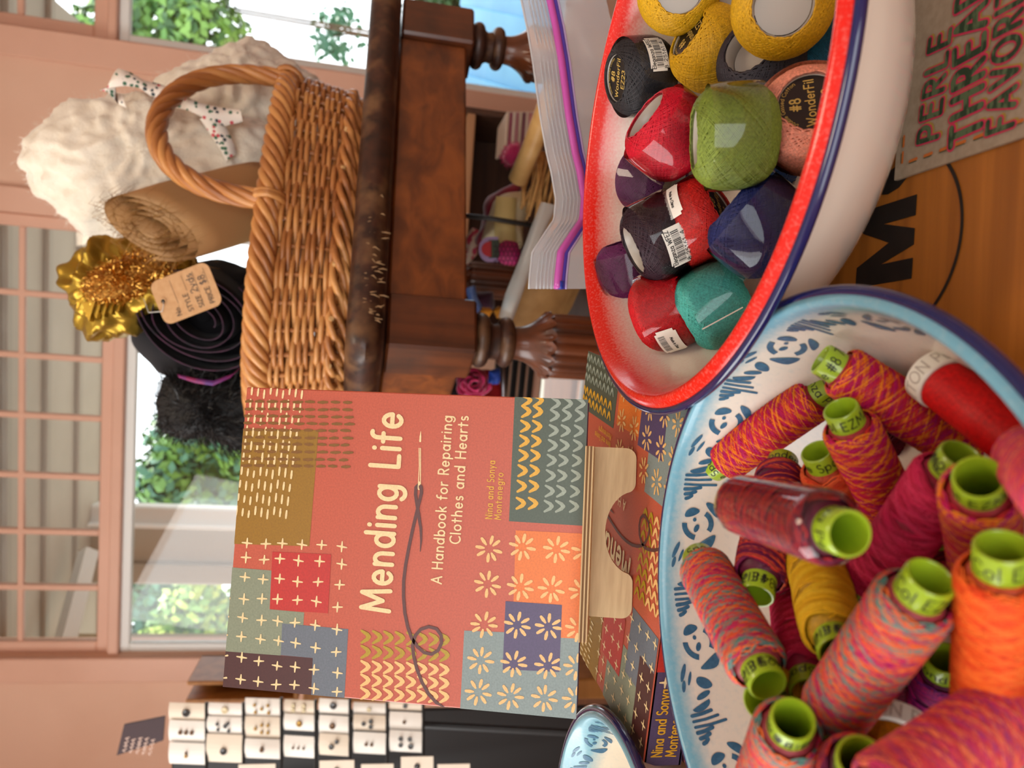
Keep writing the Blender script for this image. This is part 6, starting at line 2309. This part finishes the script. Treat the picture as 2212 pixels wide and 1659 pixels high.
# brown paper parcels and raffia
kr = mat('brown_wrapping_paper', (168, 128, 76), .7, (148, 108, 60), 30, bump=.3, bscale=60)
raf = mat('raffia_straw', (196, 144, 78), .7, (166, 116, 58), 60)
rf = thing('raffia_bundle', 'bundle of straw coloured raffia strips under the dowel', 'raffia', tuple(at(1165, 400, GY - .12)))
r = random.Random(12)
for k in range(34):
    x = 1132 + r.uniform(0, 90); 
    mb = MB()
    a = at(x + 20, 330 + r.uniform(-25, 25), GY - .12 + r.uniform(-.02, .03)); b = at(x - r.uniform(-6, 14), 470 + r.uniform(-40, 20), GY - .1 + r.uniform(-.02, .03))
    m_ = a.lerp(b, .5) + Vector((r.uniform(-.01, .01), r.uniform(-.01, .01), r.uniform(-.01, .01)))
    w_ = r.uniform(.0015, .0035)
    mb.tube([a, m_, b], w_, 5)
    mb.build('strip', raf, rf, True)
cush_m = mat('cream_cotton', (226, 208, 166), .85, (208, 188, 140), 14)
cu, cv, cc = soft('cream_cushion', 'folded cream cotton parcel with a pale yellow band, under the table', 'parcel', [(1056, 470), (1070, 430), (1092, 418), (1140, 412), (1144, 440), (1132, 490), (1128, 540), (1080, 545), (1040, 520), (1050, 490)], GY, .045, cush_m, .008, 20)
mb = MB(); strip(mb, [(1094, 426, GY - .047), (1090, 470, GY - .055), (1092, 520, GY - .05), (1094, 545, GY - .035)], [(44, 4), (46, 4), (46, 4), (40, 4)])
mb.build('band', mat('pale_yellow_band', (222, 196, 126), .7), cu, True)
vel = mat('crimson_velvet', (150, 14, 50), .8, (110, 8, 34), 16, sheen=.4)
soft('crimson_scarf', 'crimson velvet scarf draped beside the cream parcel', 'scarf', [(1036, 500), (1046, 450), (1060, 420), (1100, 400), (1134, 390), (1132, 410), (1096, 420), (1070, 445), (1058, 490), (1030, 540), (1022, 520)], GY + .06, .03, vel, .008, 30)
soft('rose_print_cloth', 'pink and red patterned cloth behind the dark wire rod', 'fabric', [(1000, 560), (1004, 520), (1020, 490), (1040, 500), (1030, 550), (1010, 575)], GY + .12, .02, mat('rose_print', (190, 60, 90), .8, (210, 190, 170), 70, contrast=(.45, .55)), .004, 40)
mb = MB(); mb.tube([at(985, 464, GY - .06), at(1060, 472, GY - .07), at(1152, 487, GY - .08)], .0045, 8)
tag(mb.build('wire_rod', mat('dark_wire', (44, 40, 36), .5), None, True), 'thin dark metal rod crossing in front of the cream parcel', 'rod')
# magenta scallop netting
net, nv, nc = soft('magenta_netting', 'magenta scalloped netting fabric under the table, beside the rear leg', 'fabric', [(1070, 530), (1090, 520), (1118, 525), (1125, 550), (1115, 572), (1090, 574), (1068, 560)], GY - .06, .02, mat('magenta_cloth', (176, 24, 92), .6, (196, 40, 110), 40), .003, 40)
r = random.Random(3)
mb = MB()
for a in range(7):
    for b in range(5):
        cx_, cy_ = 1066 + a * 9 + (b % 2) * 4, 528 + b * 10
        mb.tube([at(cx_ + 5 * math.cos(q_), cy_ + 5 * math.sin(q_), GY - .085) for q_ in [PI * k / 6 - PI / 2 for k in range(7)]], .0008, 5)
mb.build('scallops', mat('dark_net_thread', (60, 14, 40), .7), net)['kind'] = 'stuff'
# arched picture card: red bloom over green, in a pale arch
ac = thing('arched_card', 'small arched card with a red flower over green, pale purple edge', 'card', tuple(at(1030, 550, GY - .07)))
ay = GY - .07
OA = at(1035, 535, ay)
def A2(ix, iy):
    return onplane(ix, iy, OA, Vector((.1, -1, .1)).normalized())
arch_px = [(1058, 510)] 
outer = [(1060, 568), (1050, 560)]
def arch(x_tip, x_end, y0_, y1_):
    ym, h_ = (y0_ + y1_) / 2, (y1_ - y0_) / 2
    return [(x_end, y0_)] + [(x_tip + 22 - 22 * math.sin(PI * k / 12), ym - h_ * math.cos(PI * k / 12)) for k in range(13)] + [(x_end, y1_)]
for nm, poly, c_, d_ in (('arch_edge', arch(1034, 1076, 513, 566), (176, 150, 196), 0), ('red_bloom', arch(1040, 1060, 522, 556), (196, 30, 40), .0016), ('green_leaf', [(1056, 520), (1078, 520), (1078, 558), (1056, 558)], (52, 70, 44), .0016)):
    mb = MB()
    mb.prism([((A2(x, y) - OA).dot(Rv), (A2(x, y) - OA).dot(Uv)) for x, y in poly], OA - Fv * d_, Rv, Uv, -Fv, .0015)
    mb.build(nm, mat('card_' + nm, c_, .5), ac)
# glassine packet with cards and brown paper sheets, slanting down to the front leg
gp = thing('glassine_packet', 'clear packet of pale blue printed cards slanting behind the front table leg', 'packet', tuple(at(1130, 560, GY - .2)))
gO = at(1130, 570, GY - .2)
gx = (at(1188, 440, GY - .26) - at(1088, 690, GY - .16)).normalized()
mb = MB()
strip(mb, [(1186, 440, GY - .26), (1160, 500, GY - .24), (1135, 570, GY - .22), (1108, 640, GY - .2), (1092, 690, GY - .18)], [(34, 8), (30, 8), (30, 10), (34, 10), (30, 10)])
mb.build('packet_film', film_mat('glassine_film', (240, 238, 230), gloss=.06, milk=.4, rough=.1), gp, True)
mb = MB()
strip(mb, [(1120, 600, GY - .19), (1108, 630, GY - .18), (1096, 672, GY - .16)], [(22, 8), (24, 8), (20, 8)])
mb.build('blue_card', mat('pale_blue_card', (170, 200, 214), .6, (226, 222, 210), 50, contrast=(.45, .55)), gp)
bp_ = thing('brown_paper_sheets', 'sheets of brown kraft paper standing behind the zip bag and front leg', 'paper', tuple(at(1180, 650, GY - .1)))
for k, (sx0, dy0) in enumerate(((0, 0), (12, .02), (26, .045))):
    mb = MB()
    strip(mb, [(1235 + sx0, 470, GY - .12 + dy0), (1190 + sx0, 560, GY - .12 + dy0), (1160 + sx0, 640, GY - .11 + dy0), (1120 + sx0, 720, GY - .1 + dy0)], [(120, 34), (110, 40), (100, 44), (90, 40)])
    mb.build('sheet', kr, bp_, True)
mb = MB(); mb.tube([at(1240, 620, GY + .05), at(1190, 690, GY + .02), at(1160, 730, GY)], .012, 14)
tag(mb.build('pale_rod', dwm, None, True), 'second pale wooden rod behind the brown paper sheets', 'rod')
soft('orange_yarn_ball', 'small orange yarn ball just above the ring of the front table leg', 'yarn', [(1036, 672), (1042, 664), (1056, 664), (1066, 672), (1058, 684), (1044, 684)], GY + .02, .014, mat('orange_yarn', (224, 140, 30), .8, (240, 170, 60), 90), .002, 90)
soft('orange_yarn_ball', 'mustard yarn ball beside the pale blue cards behind the front leg', 'yarn', [(1066, 672), (1076, 660), (1090, 668), (1090, 684), (1074, 688)], GY + .04, .014, mat('mustard_yarn', (216, 150, 40), .8, (196, 120, 24), 90), .002, 90)
soft('purple_cloth', 'dark purple velvet cloth between the rear leg and the front leg', 'fabric', [(1000, 640), (1030, 628), (1066, 630), (1068, 668), (1040, 676), (1010, 670)], GY + .16, .03, mat('aubergine_velvet', (66, 26, 56), .85, sheen=.4), .006, 30)
mb = MB(); strip(mb, [(1016, 620, GY + .08), (1022, 645, GY + .08), (1036, 672, GY + .08)], [(20, -6), (18, -8), (16, -10)], .004)
tag(mb.build('blue_ribbon', mat('blue_satin', (60, 110, 206), .3, (140, 170, 226), 30), None, True), 'shiny blue ribbon hanging by the front table leg', 'ribbon')
# beside the front leg: felt rose, red cloth, steel pole
soft('red_cloth', 'bright red folded cloth behind the felt rose, beside the book', 'fabric', [(905, 870), (925, 820), (950, 790), (1060, 800), (1090, 840), (1090, 900), (1000, 920), (910, 900)], GY + .16, .04, mat('red_cotton', (176, 16, 20), .8, (140, 10, 14), 16), .012, 22)
soft('dark_cloth', 'near black folded cloth left of the felt rose', 'fabric', [(938, 830), (960, 805), (1000, 800), (1000, 860), (975, 880), (945, 860)], GY + .09, .02, mat('black_cotton', (30, 18, 20), .9), .006, 40)
fr_ = thing('felt_rose', 'deep pink felt rose beside the front table leg, above the book', 'flower', tuple(at(1020, 825, GY)))
for k in range(7):
    a0 = k * 2.2
    rx, ry = 34 - k * 3.6, 30 - k * 3.2
    cx_, cy_ = 1021 + 6 * math.cos(a0), 828 + 6 * math.sin(a0)
    mb = MB()
    vs = []
    for i in range(15):
        t_ = a0 + 1.5 * PI * i / 14
        wv_ = 1 + .08 * math.sin(5 * t_ + k)
        p_ = at(cx_ + rx * wv_ * math.cos(t_), cy_ + ry * wv_ * math.sin(t_), GY - .005 * k)
        p2 = at(cx_ + rx * .55 * math.cos(t_), cy_ + ry * .55 * math.sin(t_), GY + .02 - .005 * k)
        vs += [p_, p_.lerp(p2, .5) + Vector((0, -.006, 0)), p2]
    fs = [f for i in range(14) for f in ((3 * i, 3 * i + 1, 3 * i + 4, 3 * i + 3), (3 * i + 1, 3 * i + 2, 3 * i + 5, 3 * i + 4))]
    mb.add(vs, fs)
    o = mb.build('petal', felt2 if k % 2 else felt, fr_, True)
    md = o.modifiers.new('thick', 'SOLIDIFY'); md.thickness = .003
vs, fs, c = inflate([(985, 815), (1000, 797), (1030, 792), (1052, 805), (1054, 840), (1040, 862), (1010, 866), (992, 845)], GY + .028, .02, 50, 8, lambda v: .003 * noise.noise(v * 60))
mb = MB(); mb.add(vs, fs); mb.build('heart', felt2, fr_, True)
stl = mat('steel_pole', (150, 150, 156), .3, metal=1.0)
mb = MB(); mb.tube([at(1086, 760, GY + .02), at(1087, 830, GY + .02), at(1090, 900, GY + .02)], .0055, 12)
tag(mb.build('steel_pole', stl, None, True), 'thin shiny steel pole between the felt rose and the bright low window', 'pole')
soft('blue_scrap', 'deep blue cloth scrap behind the steel pole', 'fabric', [(1056, 800), (1080, 795), (1086, 815), (1076, 832), (1056, 830)], GY + .1, .015, mat('royal_blue_cloth', (24, 60, 150), .6), .004, 50)
# low dark shelf the goods stand on, and the louvred panel by the low window
g0 = at(1000, 560, GY)
for nm, (cx_, cy_, cz), (dx2, dy2, dz2) in (('goods_shelf', (.30, GY + .06, at(1262, 560, GY).z - .02), (.44, .36, .02)),):
    t_ = thing('goods_shelf', 'low dark wooden shelf under the antique table holding ribbons and cloth', 'shelf', (cx_, cy_, FLOOR))
    mb = MB(); mb.box((cx_, cy_, cz), (dx2, dy2, dz2), bev=.003); mb.build('shelf_board', bkm, t_)
    for sx in (-1, 1):
        mb = MB(); mb.box((cx_ + sx * (dx2 / 2 - .012), cy_, (cz + FLOOR) / 2 - .005), (.022, dy2 - .02, cz - FLOOR - .012), bev=.003); mb.build('side_panel', bkm, t_)
    mb = MB(); mb.box((cx_, cy_ + dy2 / 2 - .01, (cz + FLOOR) / 2 - .005), (dx2 - .05, .016, cz - FLOOR - .012)); mb.build('back_panel', bkm, t_)
lv = thing('louvred_panel', 'dark louvred panel beside the bright low window', 'panel', WP((wC0 + wC1) / 2, .03, zC1))
dkl = mat('dark_louvre', (34, 36, 38), .5)
for k in range(5):
    z = zC1 + .05 + k * .034
    mb = MB(); mb.box((0, 0, 0), (wC1 - wC0 + .12, .006, .030), Matrix.Translation(WP((wC0 + wC1) / 2, .05, z)) @ Matrix.Rotation(WYAW, 4, 'Z') @ Matrix.Rotation(math.radians(32), 4, 'X'), bev=.001)
    mb.build('slat', dkl, lv)
for s_ in (wC0 - .07, wC1 + .07):
    mb = MB(); mb.box((s_, -.05, zC1 + .12), (.03, .03, .24), WM4, bev=.003); mb.build('stile', dkl, lv)
